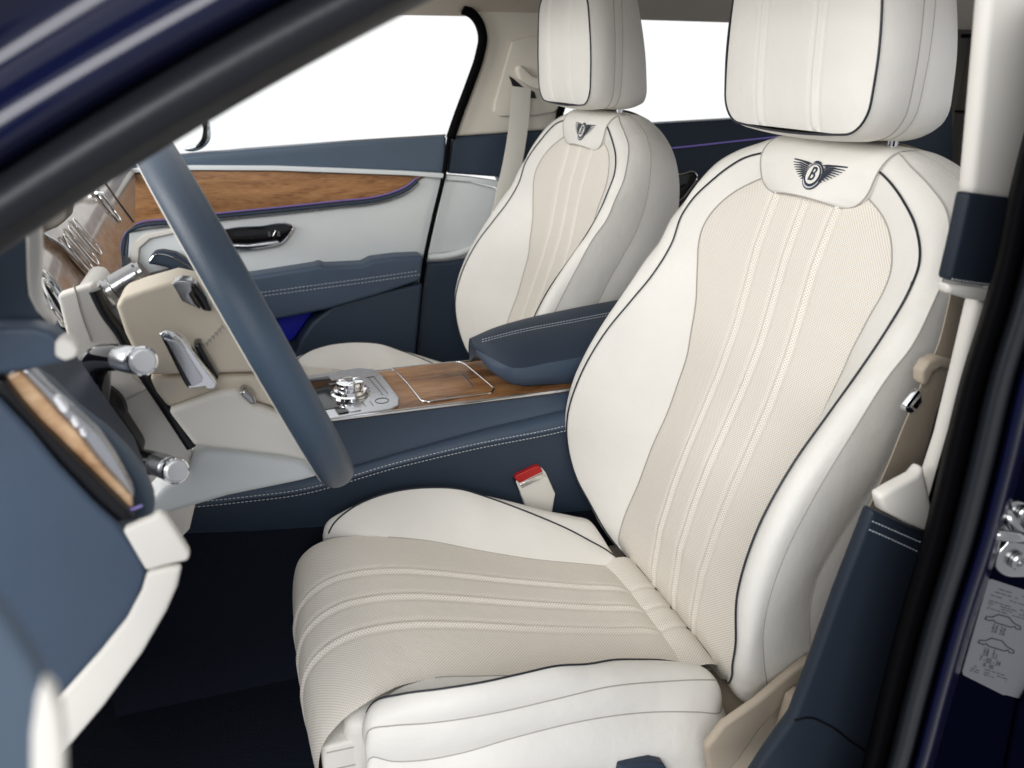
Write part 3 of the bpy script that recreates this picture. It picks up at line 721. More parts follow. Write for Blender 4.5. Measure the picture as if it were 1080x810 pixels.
slabY('mirror_housing', [(212, 127), (217, 126), (218.5, 138), (217, 150), (210, 156), (206, 156.5), (212, 147), (214, 135)], 2.155, .02, M['gloss'], mir, .003, 40)

rd = empty('door_lining', (1.1, 2.03, 0.2), 'rear door seen between the two seats, navy with a violet light line', 'car door', 'doors of the car')
slabY('door_band', [(590, 139), (640, 134), (700, 130), (760, 126.5), (900, 119), (1005, 112), (1005, 400), (850, 420), (560, 300)], 2.03, .06, M['bluedark'], rd, .006)
tube('light_line', lineY([(660, 160), (715, 155.5), (770, 149.5), (830, 143), (900, 135)], 2.026, 40), .0020, M['violet'], rd, 6)
RH = [(700, 184), (718, 184), (732, 182), (735, 186), (728, 199), (716, 212), (700, 214)]
h2 = slabY('handle_recess', RH, 2.026, .02, M['gloss'], rd, .002)
tube('handle_rim', lineY(RH, 2.024, 80, True), .0030, M['chrome'], h2, 6)
slabY('door_handle', [(700, 202), (714, 200), (724, 194), (722, 202), (714, 209), (700, 211)], 2.02, .01, M['black'], h2, .002)
slabY('window_pane', [(592, 142), (592, 112), (640, 15), (700, 0), (1005, -20), (1005, 112), (760, 128)], 2.06, .005, M['glass'], rd, 0)
tube('window_seal', lineY([(588, 138), (590, 122), (596, 104), (612, 70), (640, 22)], 2.035, 40), .010, M['rubberblack'], rd, 8)
slabY('rear_pillar', [(930, -40), (1100, -60), (1100, 400), (990, 400), (960, 200), (940, 60)], 2.10, .05, M['taupe'], body, .004)

# far centre pillar, part of the body
slabY('centre_pillar', [(470, -30), (478, 6), (496, 13), (509, 26), (513, 42), (509, 62), (500, 90), (488, 122), (480, 144), (520, 141.5), (588, 136.5), (590, 120), (598, 100), (618, 62), (640, 22), (660, -30)], 2.045, .05, M['pillar'], body, .010)
slabY('belt_cover', [(540, 44), (556, 39), (600, 34), (625, 36), (612, 70), (596, 104), (586, 118), (565, 122), (527, 123), (520.5, 118), (522, 108)], 2.036, .02, M['pillar'], body, .004)
slabY('belt_slot', [(537, 80), (543, 84), (552, 92), (564, 97), (566, 104), (556, 103), (543, 97)], 2.033, .01, M['black'], body, .001)
slabY('belt_slot_lip', [(545, 72), (549, 68), (554, 72), (562, 80), (574, 84), (590, 82), (606, 79), (606, 92), (592, 96), (576, 97), (560, 92), (548, 84)], 2.02, .03, M['pillar'], body, .006)
slabY('pillar_panel', [(478, 144.5), (520, 142), (590, 137), (596, 220), (540, 215), (527, 187), (500, 185), (472, 183)], 2.040, .06, M['bluedark'], body, .008)
slabY('pillar_panel', [(471, 184.5), (498, 187), (525, 191), (535, 198), (532, 205), (524, 198), (498, 192), (470, 190)], 2.028, .03, M['white'], body, .003)
slabY('pillar_panel', [(469, 190), (498, 193), (523, 199), (540, 215), (525, 238), (505, 256), (486, 266), (452, 269), (459, 236)], 2.036, .04, M['white'], body, .008)
tube('panel_lip', lineY([(451, 271), (470, 270), (488, 266), (506, 257), (526, 239), (545, 218)], 2.030, 50), .009, M['white'], body, 10)
slabY('pillar_panel', [(450, 277), (470, 276), (498, 272), (560, 240), (600, 300), (600, 460), (430, 460), (438, 380), (444, 310)], 2.03, .06, M['bluedark'], body, .010)

# ================================================================== SEAT BELTS
fb = empty('seat_belt', tuple(aY(550, 95, 2.0)), 'pale seat belt hanging from the far pillar behind the passenger seat', 'seat belt', 'seat belts')
def strap(name, pts, wpx, mat, par, th=.0016):
    """webbing: (px, py, Y, half width in px)"""
    c = curve(np.array(pts, float) * [1, 1, 600, 1], 60) / [1, 1, 600, 1]
    L = np.array([aY(x - h, y - h * .12, Y) for x, y, Y, h in c]); R_ = np.array([aY(x + h, y + h * .12, Y) for x, y, Y, h in c])
    n = np.array([0, th, 0])
    G = np.stack([L, L * .9 + R_ * .1 - n * .3, L * .5 + R_ * .5 - n * .5, L * .1 + R_ * .9 - n * .3, R_, R_ + n, L + n, L], 1)
    return grid(name, G, mat, par, sharp=60)
strap('strap', [(550, 92, 2.022, 10), (549, 110, 2.01, 10), (546, 140, 1.99, 10), (540, 175, 1.97, 10), (533, 205, 1.95, 10), (525, 235, 1.935, 9), (512, 262, 1.925, 9)], 10, M['belt'], fb)
slabY('belt_guide', [(519, 224), (524, 221), (531, 224), (534, 236), (528, 244), (519, 240)], 1.925, .012, M['belt'], fb, .003)

nb = empty('seat_belt', tuple(aY(1000, 330, .56)), 'beige seat belt hanging beside the near seat, with a chrome tongue', 'seat belt', 'seat belts')
strap('strap', [(1013, 300, .580, 8), (1007, 335, .580, 9), (998, 370, .578, 10), (990, 388, .575, 11), (984, 410, .572, 13), (970, 450, .572, 16), (955, 490, .575, 17), (935, 535, .58, 17), (910, 590, .59, 16), (880, 655, .60, 14), (862, 700, .61, 12)], 10, M['beltbeige'], nb)
slabY('belt_loop', [(973, 404), (973, 392), (980, 382), (991, 376.5), (1004, 379), (1010, 384), (1002, 390), (993, 388), (985, 393), (981, 402), (977, 408)], .562, .014, M['beige'], nb, .004)
tg = slabY('tongue', [(955, 428.5), (969, 411), (972, 413), (959, 430)], .566, .006, M['chrome'], nb, .0012)
slabY('tongue_plate', [(962, 428), (972, 417), (973, 424), (967, 432)], .568, .004, M['steel'], tg, .001)
slabY('tongue_plate', [(955, 430), (961, 429), (966, 433), (961, 436), (956, 434.5)], .565, .008, M['silver'], tg, .001)

bk = empty('seat_belt_buckle', tuple(aY(570, 535, 1.12)), 'white seat belt buckle with red button beside the near cushion', 'belt buckle')
slabY('buckle_body', [(544, 508), (547, 505), (572, 494), (576, 499), (586, 521), (585, 526), (580, 556), (560, 548)], 1.152, .022, M['trimcream'], bk, .003)
slabY('release_button', [(543, 505), (545, 501.5), (566, 491.5), (569.5, 492), (573, 497.5), (548, 510)], 1.150, .022, M['red'], bk, .002)
slabY('chrome_edge', [(548, 511), (573, 498.5), (576, 502.5), (551, 515)], 1.149, .004, M['chrome'], bk, .0008)
slabY('buckle_shroud', [(541.5, 506), (544, 502), (547, 511), (552, 520), (549, 521)], 1.154, .022, M['black'], bk, .001)

# ================================================================== CENTRE CONSOLE
co = empty('centre_console', (.25, 1.25, .2), 'navy leather centre console with walnut top, silver selector plate and padded armrest', 'console')
box('console_core', (-.30, 1.200, .2), (1.2, 1.365, .662), M['bluedark'], co, .01)
box('console_top', (-.30, 1.192, .660), (.80, 1.376, .682), M['wood'], co, .004)
for y in (1.1885, 1.380): tube('chrome_edge', [(-.3, y, .6805), (.2, y, .6805), (.8, y, .6805)], .0034, M['chrome'], co, 8)
xs0 = [-.30, -.1, .088, .3, .475, .62, .80]
r0 = curve([(x, 1.1865, .677) for x in xs0], 120)
r1 = lineY([(120, 520), (210, 514), (300, 506), (370, 492), (437, 473), (493, 457), (593, 433), (720, 401), (800, 380)], 1.184, 120)
r2 = lineY([(80, 542), (190, 536), (262, 526), (310, 520), (420, 490), (500, 471), (590, 453), (720, 425), (800, 406)], 1.162, 120)
r3 = lineY([(80, 572), (190, 563), (262, 560), (330, 556), (450, 548), (520, 545), (600, 540), (720, 528), (800, 520)], 1.172, 120)
r4 = curve([(x, 1.185, .2) for x in xs0], 120)
cc = np.array([.25, 1.25, .5])
grid('console_side', strip_grid(r0, r1, 16, -.05, cc), M['blue'], co)
grid('console_side', strip_grid(r1, r2, 12, .16, cc), M['blue'], co)
grid('console_side', strip_grid(r2, r3, 12, .05, cc), M['bluedark'], co)
grid('tunnel_carpet', strip_grid(r3, r4, 8, -.03, cc), M['carpet'], co)
tube('console_crease', r1, .0012, M['bluedark'], co, 6)
for dy in (-2.6, 2.6):
    stitches('stitching', lineY([(190, 533 + dy), (248, 516 + dy) if False else (225, 530 + dy), (262, 526 + dy), (310, 520 + dy), (420, 490 + dy), (500, 471 + dy), (592, 452.5 + dy), (612, 447.5 + dy)], 1.1595, 120), M['stitch'], co, .0062, .00065)
# selector plate
slabZ('selector_plate', [(225, 412), (300, 400), (378, 388), (395, 389.5), (403, 396), (420.5, 419), (420, 427), (412, 431), (350, 440.5), (270, 452), (240, 450)], .6855, .004, M['silver'], co, .0012)
slabZ('selector_panel', [(232, 414), (300, 403.5), (346, 396.5), (351, 402), (358, 410), (364, 418), (374, 427), (330, 434), (262, 445), (246, 443)], .6865, .003, M['gloss'], co, .0008)
slabZ('selector_button', [(363, 427), (374, 425.5), (381, 432), (369, 434)], .6873, .004, M['silver'], co, .0008)
slabZ('selector_button', [(352, 429.5), (362, 428), (368, 434), (357, 436)], .6877, .004, M['gloss'], co, .0008)
slabZ('selector_button', [(344, 402), (358, 400), (361, 404), (348, 406)], .6876, .003, M['gloss'], co, .0008)
for a in ([(386, 398), (394, 397), (409, 415)], [(382, 424), (386, 429)], [(390, 423), (394, 428)], [(388, 397.5), (404, 416.5)]):
    tube('plate_line', [aZ(x, y, .6858) for x, y in a], .0004, M['black'], co, 5)
tube('plate_mark', ring_about(aZ(403, 422.5, .6858), np.array([1., 0, 0]), np.array([0, 1., 0]), .011, .011, 32), .0006, M['black'], co, 5, True)
kc = aZ(370, 415, .686)
kn = lathe('selector_knob', kc, (0, 0, 1), [(0, .033), (.003, .033), (.005, .029), (.010, .028), (.011, .022), (.016, .0215), (.018, .0235), (.0225, .0225), (.024, .018), (.0235, .003)], M['chrome'], co, 40)
for k in range(3):
    a = math.radians(35 + 120 * k); p = kc + np.array([math.cos(a) * .014, math.sin(a) * .013, .0215])
    box('knob_lobe', p - np.array([.006, .005, 0]), p + np.array([.006, .004, .0045]), M['chrome'], kn, .003)
LID = [(414.5, 388.5), (450, 384.5), (484, 381.5), (490, 384), (505, 396), (521, 409.5), (518, 414.5), (485, 419), (451, 424), (444, 422.5), (430, 405)]
slabZ('console_lid', LID, .6840, .004, M['wood'], co, .001)
tube('lid_frame', poly([aZ(x, y, .6835) for x, y in LID + LID[:1]], 121)[:-1], .0017, M['chrome'], co, 8, True)
tube('lid_slot', [aZ(487, 394, .685), aZ(499, 408, .685)], .0012, M['chrome'], co, 6)
# armrest
def rl(p, n=80): return curve([aY(x, y, Y) for x, y, Y in p], n)
F_ = rl([(495, 357, 1.365), (520, 346, 1.369), (550, 337, 1.369), (600, 326, 1.369), (655, 315.5, 1.369), (740, 298, 1.369)])
T_ = rl([(498, 360.5, 1.335), (514, 358, 1.310), (545, 351, 1.303), (600, 340.5, 1.303), (660, 329, 1.303), (740, 312, 1.303)])
N_ = rl([(502, 369, 1.310), (521, 379, 1.245), (541, 388, 1.209), (580, 382.5, 1.205), (625, 374, 1.205), (740, 350, 1.205)])
B_ = rl([(503, 373, 1.305), (519, 392, 1.240), (538, 404, 1.217), (580, 406, 1.215), (625, 403, 1.215), (740, 386, 1.215)])
FB = F_ - np.array([0, -.002, .050]); FB[:, 2] = np.maximum(FB[:, 2], .684)
BB = B_ + np.array([.006, .02, -.004])
ac = np.array([.55, 1.285, .72])
am = grid('armrest', np.concatenate([strip_grid(FB, F_, 8, .12, ac)[:, :-1], strip_grid(F_, T_, 12, .05, ac)[:, :-1], strip_grid(T_, N_, 16, .06, ac)], 1), M['bluedark'], co)
grid('armrest_side', np.concatenate([strip_grid(N_, B_, 12, .12, ac)[:, :-1], strip_grid(B_, FB, 6, .0, ac)], 1), M['blue'], am)
capP = np.array([F_[0], T_[0], N_[0], B_[0], FB[0]]); cm = capP.mean(0) + np.array([-.006, 0, 0])
mk('armrest_front', np.vstack([capP, [cm]]), [(i, (i + 1) % 5, 5) for i in range(5)], M['bluedark'], am)
for dy in (-1.2, 1.2):
    stitches('stitching', lineY([(508, 360.5 + dy), (545, 351 + dy), (600, 340.3 + dy), (660, 328.7 + dy)], 1.3015, 80) + np.array([0, -.002, .003]), M['stitch'], am, .0055, .0006)

# ================================================================== DASHBOARD
da = empty('dashboard', (-.3, .9, .6), 'dashboard end with navy leather, white edging and a glossy walnut strip', 'dashboard')
f0 = aY(92, 250, 1.3); fn = np.array([.07, 0, .035]); fn /= np.linalg.norm(fn)
def aF(px, py, off=0.0):
    d = ray(px, py); q = f0 + fn * off
    return EYE + d * (((q - EYE) @ fn) / (d @ fn))
prism('fascia', [aF(x, y) for x, y in [(30, 240), (60, 205), (100, 185), (143, 176), (143, 237), (131, 246), (127, 258), (130, 290), (120, 305), (104, 296), (70, 262), (45, 248)]], -fn * .02, M['woodpale'], da, .001)
prism('fascia_lower', [aF(x, y, -.006) for x, y in [(30, 246), (46, 246), (72, 262), (104, 296), (124, 330), (100, 340), (60, 330), (20, 330)]], -fn * .02, M['woodpale'], da, .004)
tube('fascia_edge', curve([aF(x, y, .001) for x, y in [(44, 246), (70, 263), (86, 279), (104, 297)]], 30), .0022, M['silver'], da, 6)
tube('fascia_edge', [aF(111, 192, .001), aF(126, 214, .001), aF(141, 234, .001)], .0012, M['black'], da, 6)
slabY('dash_pad', [(20, 235), (75, 200), (95, 190), (100, 196), (73, 212), (70, 232), (60, 240), (40, 248), (30, 260), (20, 260)], 1.15, .05, M['taupe'], da, .004)
def fring(a, b, ratio, rt, name, mat, off=.004, disc=None):
    A_, B2 = aF(*a, off), aF(*b, off); c = (A_ + B2) / 2; r = np.linalg.norm(B2 - A_) / 2; ax = (B2 - A_) / (2 * r)
    ay = np.cross(fn, ax)
    rg = tube(name, ring_about(c, ax, ay, r, r * ratio, 64), rt, mat, da, 8, True)
    if disc: prism('dial_face', ring_about(c - fn * .004, ax, ay, r, r * ratio, 48), -fn * .003, disc, rg, 0)
    return rg
for a, b in (((77, 231), (107, 268)), ((72, 239), (104, 279)), ((67, 248), (102, 291))):
    fring(a, b, .5, .0013, 'dial_bezel', M['chrome'], .004, M['woodpale'])
fring((100, 198), (127, 233), .5, .0022, 'air_vent', M['chrome'], .004, M['gloss'])
tube('vent_slat', [aF(101, 203, .006), aF(108, 204, .006)], .003, M['chrome'], da, 6)
fring((38, 282), (71, 346), .6, .006, 'air_vent', M['chrome'], .010, M['black'])
fring((45, 296), (68, 340), .5, .004, 'air_vent', M['chrome'], .013)
# cream lower fascia behind the steering column
slabY('dash_lower', [(40, 330), (72, 345), (82, 300), (100, 300), (130, 350), (165, 420), (215, 495), (200, 560), (160, 600), (40, 500)], 1.00, .10, M['trimcream'], da, .01)
box('knee_board', (-.60, .60, .52), (-.26, 2.0, .80), M['bluedark'], da, .02)
# parts nearest the door opening
slabY('instrument_hood', [(-30, 252), (0, 246), (31, 240), (30, 300), (40, 325), (58, 342), (50, 352), (-30, 352)], .56, .012, M['bluegrey'], da, .010)
slabY('hood_edge', [(27, 240), (42, 236), (43, 262), (42, 305), (45, 322), (60, 341), (54, 345), (38, 328), (30, 312), (28, 290)], .556, .010, M['trimcream'], da, .004)
slabY('knee_pad', [(-30, 347), (0, 345), (35, 345), (52, 350), (68, 361), (76, 372), (68, 383), (40, 389), (0, 396), (-30, 400)], .515, .018, M['blue'], da, .005)
slabY('knee_pad_tip', [(57, 361), (66, 356), (76, 360), (83, 369), (80, 378), (68, 382), (57, 376)], .510, .012, M['trimcream'], da, .004)
slabY('switch_bezel', [(14, 392), (34, 396), (52, 408), (80, 436), (112, 460), (134, 482), (151, 504), (161, 528), (163, 545), (140, 552), (110, 540), (60, 480), (0, 410)], .545, .02, M['bluegrey'], da, .006)
slabY('dash_veneer', [(-20, 396), (4, 399), (20, 391), (41, 414), (61, 437), (81, 457), (98, 480), (114, 499), (138, 524), (140, 536), (126, 534), (102, 506), (81, 486), (61, 466), (41, 447), (20, 423), (2, 404), (-20, 410)], .520, .012, M['woodlit'], da, .002)
slabY('switch_strip', [(20, 390), (30, 390), (49, 410), (75, 433), (102, 458), (120, 484), (138, 516), (141, 526), (116, 500), (99, 481), (83, 458), (62, 436), (42, 413)], .524, .012, M['silver'], da, .002)
for q in ([(55, 420), (62, 420), (72, 432), (70, 437), (64, 435)], [(74, 443), (80, 443), (84, 449), (81, 452), (77, 450)], [(83, 453), (88, 454), (92, 460), (89, 462), (85, 459)]):
    slabY('switch_key', q, .519, .008, M['chromeglare'], da, .0015)  # chrome keys with their bright reflection painted white
slabY('dash_end_groove', [(-30, 395), (4, 402), (20, 424), (41, 448), (61, 467), (81, 487), (102, 507), (128, 533), (142, 548), (112, 552), (95, 535), (58, 496), (30, 462), (-4, 428), (-30, 410)], .512, .02, M['black'], da, .002)
slabY('dash_end', [(-300, 250), (-40, 400), (0, 423), (33, 458), (61, 492), (98, 531), (126, 556), (146, 582), (156, 605), (146, 640), (128, 668), (70, 735), (40, 775), (-40, 830), (-300, 900)], .505, .008, M['blue'], da, .010)
slabY('white_corner', [(129, 560), (145, 553), (160, 547), (167, 541), (175, 545), (190, 567), (200.5, 584), (199, 592), (175, 597), (154, 603)], .495, .008, M['trimcream'], da, .005)
tube('violet_lamp', lineY([(136, 538), (143, 536), (150, 533)], .518, 12), .0010, M['violet'], da, 6)
slabY('white_edge', [(155, 605), (175, 600), (192, 598), (187, 620), (176, 645), (150, 690), (110, 745), (72, 790), (40, 830), (20, 800), (60, 740), (105, 690), (133, 655), (149, 625)], .497, .007, M['trimcream'], da, .006)

slabY('dash_body', [(-40, 402), (20, 432), (80, 512), (118, 560), (136, 600), (60, 720), (-40, 780)], .535, .16, M['bluedark'], da, .01)

# open driver's door, out of focus at the corner
dd = empty('door_lining', (-.08, .17, .2), 'open near door, only its blurred edge showing low at the left', 'car door', 'doors of the car')
slabY('door_card', [(-500, 430), (-60, 606), (0, 645), (30, 690), (52, 730), (64, 765), (58, 1150), (-500, 1150)], .175, .006, M['bluegrey'], dd, .0035)
slabY('door_trim', [(44, 722), (54, 730), (63, 752), (67, 790), (66, 1150), (30, 1150), (33, 775), (38, 740)], .168, .005, M['trimcream'], dd, .003)

# ================================================================== STEERING WHEEL AND COLUMN
ra, rb = ray(163, 160), ray(344, 478)
wn = np.cross(ra, rb); wn /= np.linalg.norm(wn)
if wn[0] < 0: wn = -wn
WY = SEAT_Y
wz = .944; wx = EYE[0] - (wn[1] * (WY - EYE[1]) + wn[2] * (wz - EYE[2])) / wn[0]
wc = np.array([wx, WY, wz])
wu = np.cross(wn, np.array([0, 0, 1.0])); wu /= np.linalg.norm(wu); wv = np.cross(wn, wu)
if wv[2] < 0: wv = -wv
sw = empty('steering_wheel', tuple(wc), 'slate blue leather steering wheel seen edge on, with cream hub', 'steering wheel')
V, F = [], []
nr, ns = 96, 20
for i in range(nr):
    t = 2 * math.pi * i / nr; rd_ = wu * math.cos(t) + wv * math.sin(t)
    for s in range(ns):
        a = 2 * math.pi * s / ns
        V.append(wc + rd_ * (.196 + .0165 * math.cos(a)) + wn * (.0190 * math.sin(a)))
for i in range(nr):
    for s in range(ns):
        F.append((i*ns+s, i*ns+(s+1) % ns, ((i+1) % nr)*ns+(s+1) % ns, ((i+1) % nr)*ns+s))
rim = mk('rim', V, F, M['rimblue'], sw)
tube('rim_seam', [wc + (wu * math.cos(t) + wv * math.sin(t)) * .196 - wn * .0186 for t in np.linspace(0, 2 * math.pi, 96, endpoint=False)], .0013, M['trimcream'], rim, 6, True)
slabY('hub', [(122, 323), (128, 314), (150, 306), (185, 296), (205, 300), (235, 330), (262, 372), (300, 392), (270, 393), (158, 396), (146, 380), (132, 352)], .815, .06, M['hubcream'], sw, .009)
slabY('hub', [(157, 398), (230, 396), (300, 396), (320, 440), (230, 412), (178, 431), (165, 415)], .818, .05, M['hubcream'], sw, .006)
slabY('spoke', [(177, 434), (205, 424), (232, 414), (252, 412), (268, 428), (300, 440), (330, 478), (326, 488), (300, 482), (205, 471)], .808, .05, M['trimcream'], sw, .008)
pd_ = slabY('shift_paddle', [(168, 352), (175, 349), (186, 352), (194, 358), (212, 383), (229, 405), (225, 411), (219, 411.5), (216, 408), (199, 411), (194, 404)], .770, .014, M['chrome'], sw, .003)
slabY('paddle_face', [(173, 357), (186, 360), (192, 364), (214, 399), (213, 403), (202, 408), (196, 402)], .768, .006, M['silver'], pd_, .001)
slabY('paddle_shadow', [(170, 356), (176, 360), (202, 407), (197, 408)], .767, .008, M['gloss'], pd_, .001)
slabY('thumb_switch', [(181, 299), (190, 295), (203, 296), (205, 305), (200, 310), (206, 320), (212, 327), (192, 318)], .800, .02, M['steel'], sw, .004)
slabY('thumb_switch', [(200, 300), (206, 299), (218, 314), (224, 329), (214, 328), (204, 312)], .795, .02, M['gloss'], sw, .003)
slabY('thumb_switch', [(252, 415), (258, 411), (268, 418), (271, 427), (264, 427)], .795, .02, M['steel'], sw, .003)
slabY('paddle_stem', [(203, 364), (211, 362), (216, 372), (231, 398), (228, 404), (214, 384)], .790, .02, M['gloss'], sw, .003)
for k in range(6):
    x, y = 217 + 3.4 * k, 364 - 3.6 * k
    tube('embossed_mark', curve([aY(x - 1.5, y + 2.5, .8135), aY(x, y - 3, .8135), aY(x + 2.2, y + 1.0, .8135)], 8), .0006, M['seam'], sw, 5)

sc_ = empty('steering_column', tuple(aY(110, 430, .86)), 'cream steering column with two black stalks tipped in chrome', 'steering column')
slabY('column_shroud', [(60, 312), (84, 304), (98, 300), (108, 330), (122, 352), (136, 380), (142, 396), (160, 410), (186, 452), (203, 478), (198, 500), (172, 505), (148, 480), (126, 440), (100, 410), (80, 420), (66, 415), (72, 360)], .865, .02, M['trimcream'], sc_, .004)
tube('shroud_joint', lineY([(125, 425), (140, 418), (156, 408)], .8635, 12), .0010, M['seam'], sc_, 6)
tube('shroud_joint', lineY([(78, 300), (86, 332), (96, 360)], .8635, 12), .0010, M['seam'], sc_, 6)
slabY('column_cover', [(155, 530), (172, 512), (197, 500), (204, 484), (215, 472), (270, 478), (318, 486), (337, 503), (318, 508), (240, 524), (165, 546), (150, 552)], .850, .05, M['white'], sc_, .009)
tube('shroud_gap_shade', lineY([(100, 306), (112, 330), (128, 352), (142, 380), (158, 404), (178, 434), (202, 471)], .846, 40), .0062, M['black'], sc_, 8)  # shadow line in the gap, drawn as a black tube
cy = lathe('selector_stalk', aY(103, 317, .93), aY(153, 287, .93) - aY(103, 317, .93), [(0, .012), (.003, .016), (.014, .0165), (.016, .0145), (.022, .0145), (.024, .0165), (.052, .0155), (.054, .013), (.058, .013)], M['steel'], sc_, 28)
slabY('stalk_mount', [(98, 312), (104, 302), (114, 318), (126, 345), (131, 358), (122, 352), (110, 335)], .91, .03, M['black'], sc_, .004)
lathe('stalk_boot', aY(98, 432, .868), (-.12, -1, .1), [(0, .034), (.010, .034), (.014, .030), (.022, .029), (.026, .024), (.034, .022)], M['black'], sc_, 32)
slabY('stalk_housing', [(98, 455), (118, 430), (128, 440), (147, 470), (152, 480), (136, 497), (120, 495)], .835, .05, M['black'], sc_, .008)
def stalk(path, tipa, tipb, radii, nm):
    P = curve([aY(*p) for p in path], 40)
    st = tube(nm, P, np.interp(np.linspace(0, 1, 40), np.linspace(0, 1, len(radii)), radii), M['gloss'], sc_, 20)
    a, b = aY(*tipa), aY(*tipb); L = np.linalg.norm(b - a)
    lathe('stalk_tip', a, b - a, [(-.004, 0.00968), (0, 0.01132), (L * .25, 0.01164), (L * .7, 0.01164), (L * .72, 0.01082), (L * .78, 0.01082), (L * .80, 0.01189), (L * .95, 0.01189), (L, 0.01050), (L, 0.00779), (L - .002, 0.00697), (L - .002, 0.00164)], M['silver'], st, 40)
    lathe('tip_glare', b - (b - a) / L * .002, b - a, [(0, 0.01025), (.003, 0.01000), (.005, 0.00861), (.0058, 0.00492), (.006, .001)], M['chromeglare'], st, 32)  # white face paints in the reflection on the chrome tip
    ax = (b - a) / L
    lathe('tip_ring', b - ax * .0045, ax, [(0, 0.01230), (.003, 0.01230), (.004, 0.01107), (.004, 0.00820), (.0028, 0.00779), (.0035, 0.00492), (.0045, 0.00246)], M['chrome'], st, 40)
stalk([(101, 440, .850), (99, 415, .83), (99, 393, .805), (106, 379, .775), (122, 377, .745), (134, 378, .730)], (128, 378, .737), (151, 381, .685), [.015, .015, .0155, .014, .0125, .0112], 'indicator_stalk')
stalk([(128, 478, .86), (142, 486, .82), (158, 488, .785), (170, 490, .765)], (166, 489, .770), (186, 497, .722), [.013, .0135, .013, .0112], 'wiper_stalk')

# ================================================================== LATCH AND LABEL ON THE JAMB
la = empty('door_striker', tuple(aY(1065, 570, .45)), 'steel door latch striker bolted to the navy door jamb', 'door striker')
slabY('striker_plate', [(1054, 585), (1052, 600), (1060, 608), (1075, 610), (1100, 605), (1100, 545), (1072, 530), (1062, 540), (1060, 556), (1066, 566)], .452, .008, M['steel'], la, .004, 60)
V, F = tube_mesh(curve([aY(1034, 562, .446), aY(1046, 563, .425), aY(1062, 565, .42), aY(1080, 567, .425), aY(1105, 568, .44)], 30), np.interp(np.linspace(0, 1, 30), [0, .2, 1], [.0055, .0048, .0065]), 12)
mk('striker_bar', V, F, M['steel'], la)
tube('striker_arm', curve([aY(1060, 533, .446), aY(1063, 545, .432), aY(1070, 556, .428), aY(1084, 564, .436)], 24), .0052, M['steel'], la, 12)
for x, y in ((1071, 590), (1077, 541)):
    b_ = lathe('bolt', aY(x, y, .4515), (0, -1, 0), [(0, .0085), (.004, .0085), (.0055, .0072), (.0055, .0048), (.0035, .0042), (.0035, .001)], M['steel'], la, 24)

lb = slabY('tyre_pressure_label', [(1043, 611.5), (1046, 611), (1095, 627), (1095, 742), (1061, 733), (1058, 733), (1016, 712), (1015.5, 708)], .4605, .0012, M['label'], None, .0)
tag(lb, 'grey printed tyre pressure label with two small car drawings on the jamb', 'label')
o0, ox, oy = np.array([1045.0, 614.0]), np.array([46.0, 14.0]), np.array([-27.5, 96.0])
def L_(u, v): p = o0 + ox * u + oy * v; return aY(p[0], p[1], .4600)
def ink(name, runs, r=.00032):
    V, F = [], []
    for run in runs:
        v, f = tube_mesh([L_(u, v_) for u, v_ in run], r, 4); o = len(V)
        V += v; F += [tuple(i + o for i in q) for q in f]
    return mk(name, V, F, M['ink'], lb)
random.seed(5)
txt = []
for v in (.045, .085, .13, .19, .215, .24, .27, .90, .93, .955):
    u = .06 + random.random() * .05
    while u < .92:
        l = .03 + random.random() * .10
        if random.random() < .75: txt.append([(u, v), (min(.93, u + l), v)])
        u += l + .03
ink('small_print', txt, .0003)
def car_outline(v0):
    q = [(.10, .09), (.12, .06), (.24, .05), (.36, .005), (.60, .0), (.74, .045), (.90, .06), (.92, .09), (.82, .095), (.78, .075), (.70, .095), (.34, .095), (.29, .075), (.22, .095), (.10, .09)]
    return [(a, v0 + b) for a, b in q]
ink('car_drawing', [car_outline(.30), car_outline(.56)], .0005)
def digits(name, s, u, v, h):
    cu = bpy.data.curves.new(name, 'FONT'); cu.body = s; cu.size = h
    to = bpy.data.objects.new(name, cu); COL.objects.link(to); bpy.context.view_layer.update()
    me = bpy.data.meshes.new_from_object(to.evaluated_get(bpy.context.evaluated_depsgraph_get())); bpy.data.objects.remove(to)
    e0 = L_(u, v); ex = L_(u + .1, v) - e0; ex /= np.linalg.norm(ex); ey = L_(u, v - .1) - e0; ey /= np.linalg.norm(ey)
    mk(name, [e0 + ex * q.co.x + ey * q.co.y + np.array([0, -.0003, 0]) for q in me.vertices], [tuple(p.vertices) for p in me.polygons], M['ink'], lb, smooth=False)
digits('figures', '2.4  2.4', .30, .46, .0072); digits('figures', '2.6  2.6', .30, .50, .0072)
digits('figures', '2.6   3', .26, .72, .0072); digits('figures', '2.8   3.2', .26, .76, .0072)
digits('figures', '7 - 03 - 34', .22, .825, .0082); digits('figures', '8 - 03', .34, .875, .0072)

# ================================================================== SEAT SIDE TRIM NEAR THE SILL
st = empty('seat_rail_trim', tuple(aY(810, 750, .61)), 'beige plastic trim bar low beside the near seat', 'trim')
slabY('trim_bar', [(764, 766), (800, 741), (838, 708), (856, 695), (861, 700), (848, 722), (802, 770), (780, 802), (768, 815), (750, 830), (745, 790)], .606, .012, M['beige'], st, .005)
slabY('trim_bar_side', [(776, 803), (800, 768), (846, 722), (856, 714), (858, 735), (838, 760), (812, 812), (800, 860), (745, 860), (752, 828)], .610, .012, M['beige'], st, .003)
slabY('belt_anchor', [(838, 742), (848, 735), (866, 733), (862, 752), (846, 774), (836, 784), (827, 778)], .585, .02, M['beige'], st, .004)
slabY('anchor_slot', [(846, 737), (851, 735), (853, 739), (848, 741)], .584, .004, M['black'], st, .001)

# ================================================================== LIGHT, CAMERA
w = bpy.data.worlds.new('World'); scene.world = w; w.use_nodes = True
nt = w.node_tree; bg = nt.nodes['Background']
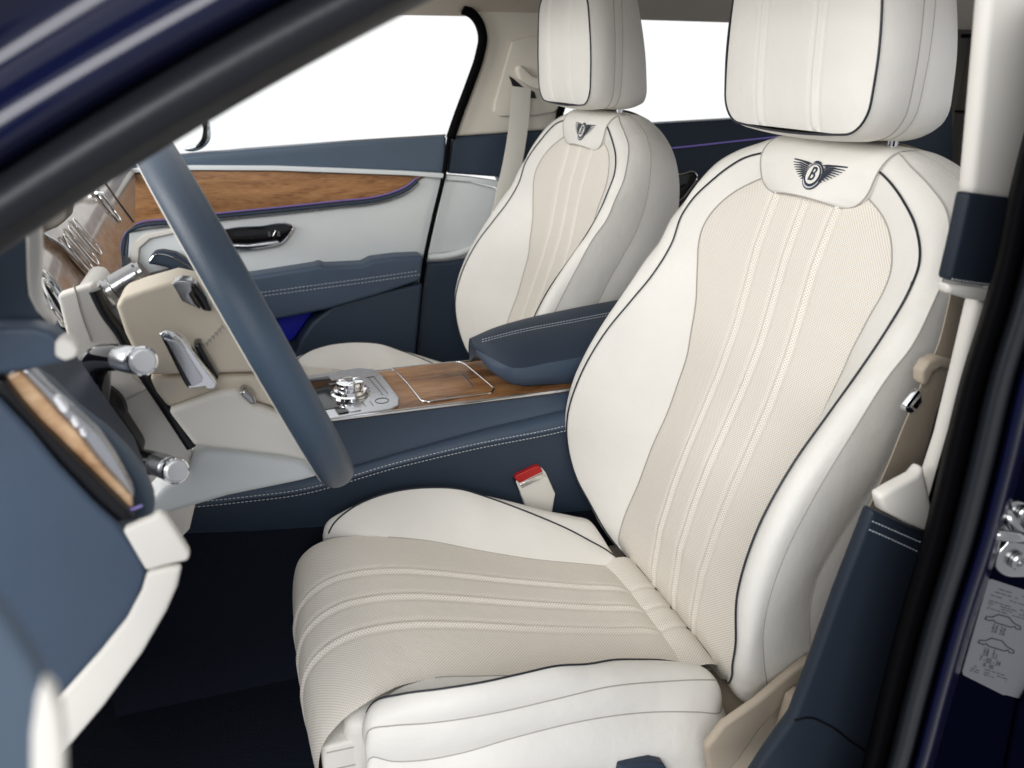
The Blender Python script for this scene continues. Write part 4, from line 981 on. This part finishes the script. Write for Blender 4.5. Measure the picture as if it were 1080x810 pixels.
# white studio: bright cyclorama beyond the car, dimmer hall behind the camera
tc = nt.nodes.new('ShaderNodeTexCoord'); sp = nt.nodes.new('ShaderNodeSeparateXYZ')
nt.links.new(tc.outputs['Generated'], sp.inputs[0])
cr = nt.nodes.new('ShaderNodeValToRGB'); e = cr.color_ramp.elements
mr = nt.nodes.new('ShaderNodeMapRange'); mr.inputs['From Min'].default_value = -1; mr.inputs['From Max'].default_value = 1
nt.links.new(sp.outputs['Y'], mr.inputs['Value']); nt.links.new(mr.outputs['Result'], cr.inputs['Fac'])
e[0].position = .35; e[0].color = (.46, .47, .50, 1); e[1].position = .62; e[1].color = (1.12, 1.12, 1.12, 1)
nt.links.new(cr.outputs['Color'], bg.inputs['Color']); bg.inputs['Strength'].default_value = 1.0

def area(name, loc, target, sx, sy, power, col=(1, 1, 1)):
    ld = bpy.data.lights.new(name, 'AREA'); ld.shape = 'RECTANGLE'; ld.size = sx; ld.size_y = sy; ld.energy = power; ld.color = col
    o = bpy.data.objects.new(name, ld); COL.objects.link(o); o.location = loc
    o.rotation_euler = (Vector(target) - Vector(loc)).to_track_quat('-Z', 'Y').to_euler()
    return o
area('softbox', (-1.0, -1.7, 2.1), (.5, .9, .75), 2.4, 1.4, 82, (.985, .99, 1))
area('softbox', (-2.5, .9, 1.85), (.4, 1.0, .75), 1.7, 1.0, 60, (1, .985, .955))

cd = bpy.data.cameras.new('camera'); cam = bpy.data.objects.new('camera', cd); COL.objects.link(cam)
cd.sensor_width = 36; cd.lens = FPX / 1080 * 36; cd.clip_start = 0.02; cd.clip_end = 200
Rb = np.stack([ROT[:, 0], ROT[:, 1], -ROT[:, 2]], 1)
cam.matrix_world = Matrix([[*Rb[i], EYE[i]] for i in range(3)] + [[0, 0, 0, 1]])
cd.dof.use_dof = True; cd.dof.focus_distance = 1.15; cd.dof.aperture_fstop = 6.3
scene.camera = cam
scene.cycles.max_bounces = 12; scene.cycles.transparent_max_bounces = 12
scene.view_settings.view_transform = 'Standard'; scene.view_settings.look = 'None'
scene.view_settings.exposure = 0; scene.view_settings.gamma = 1
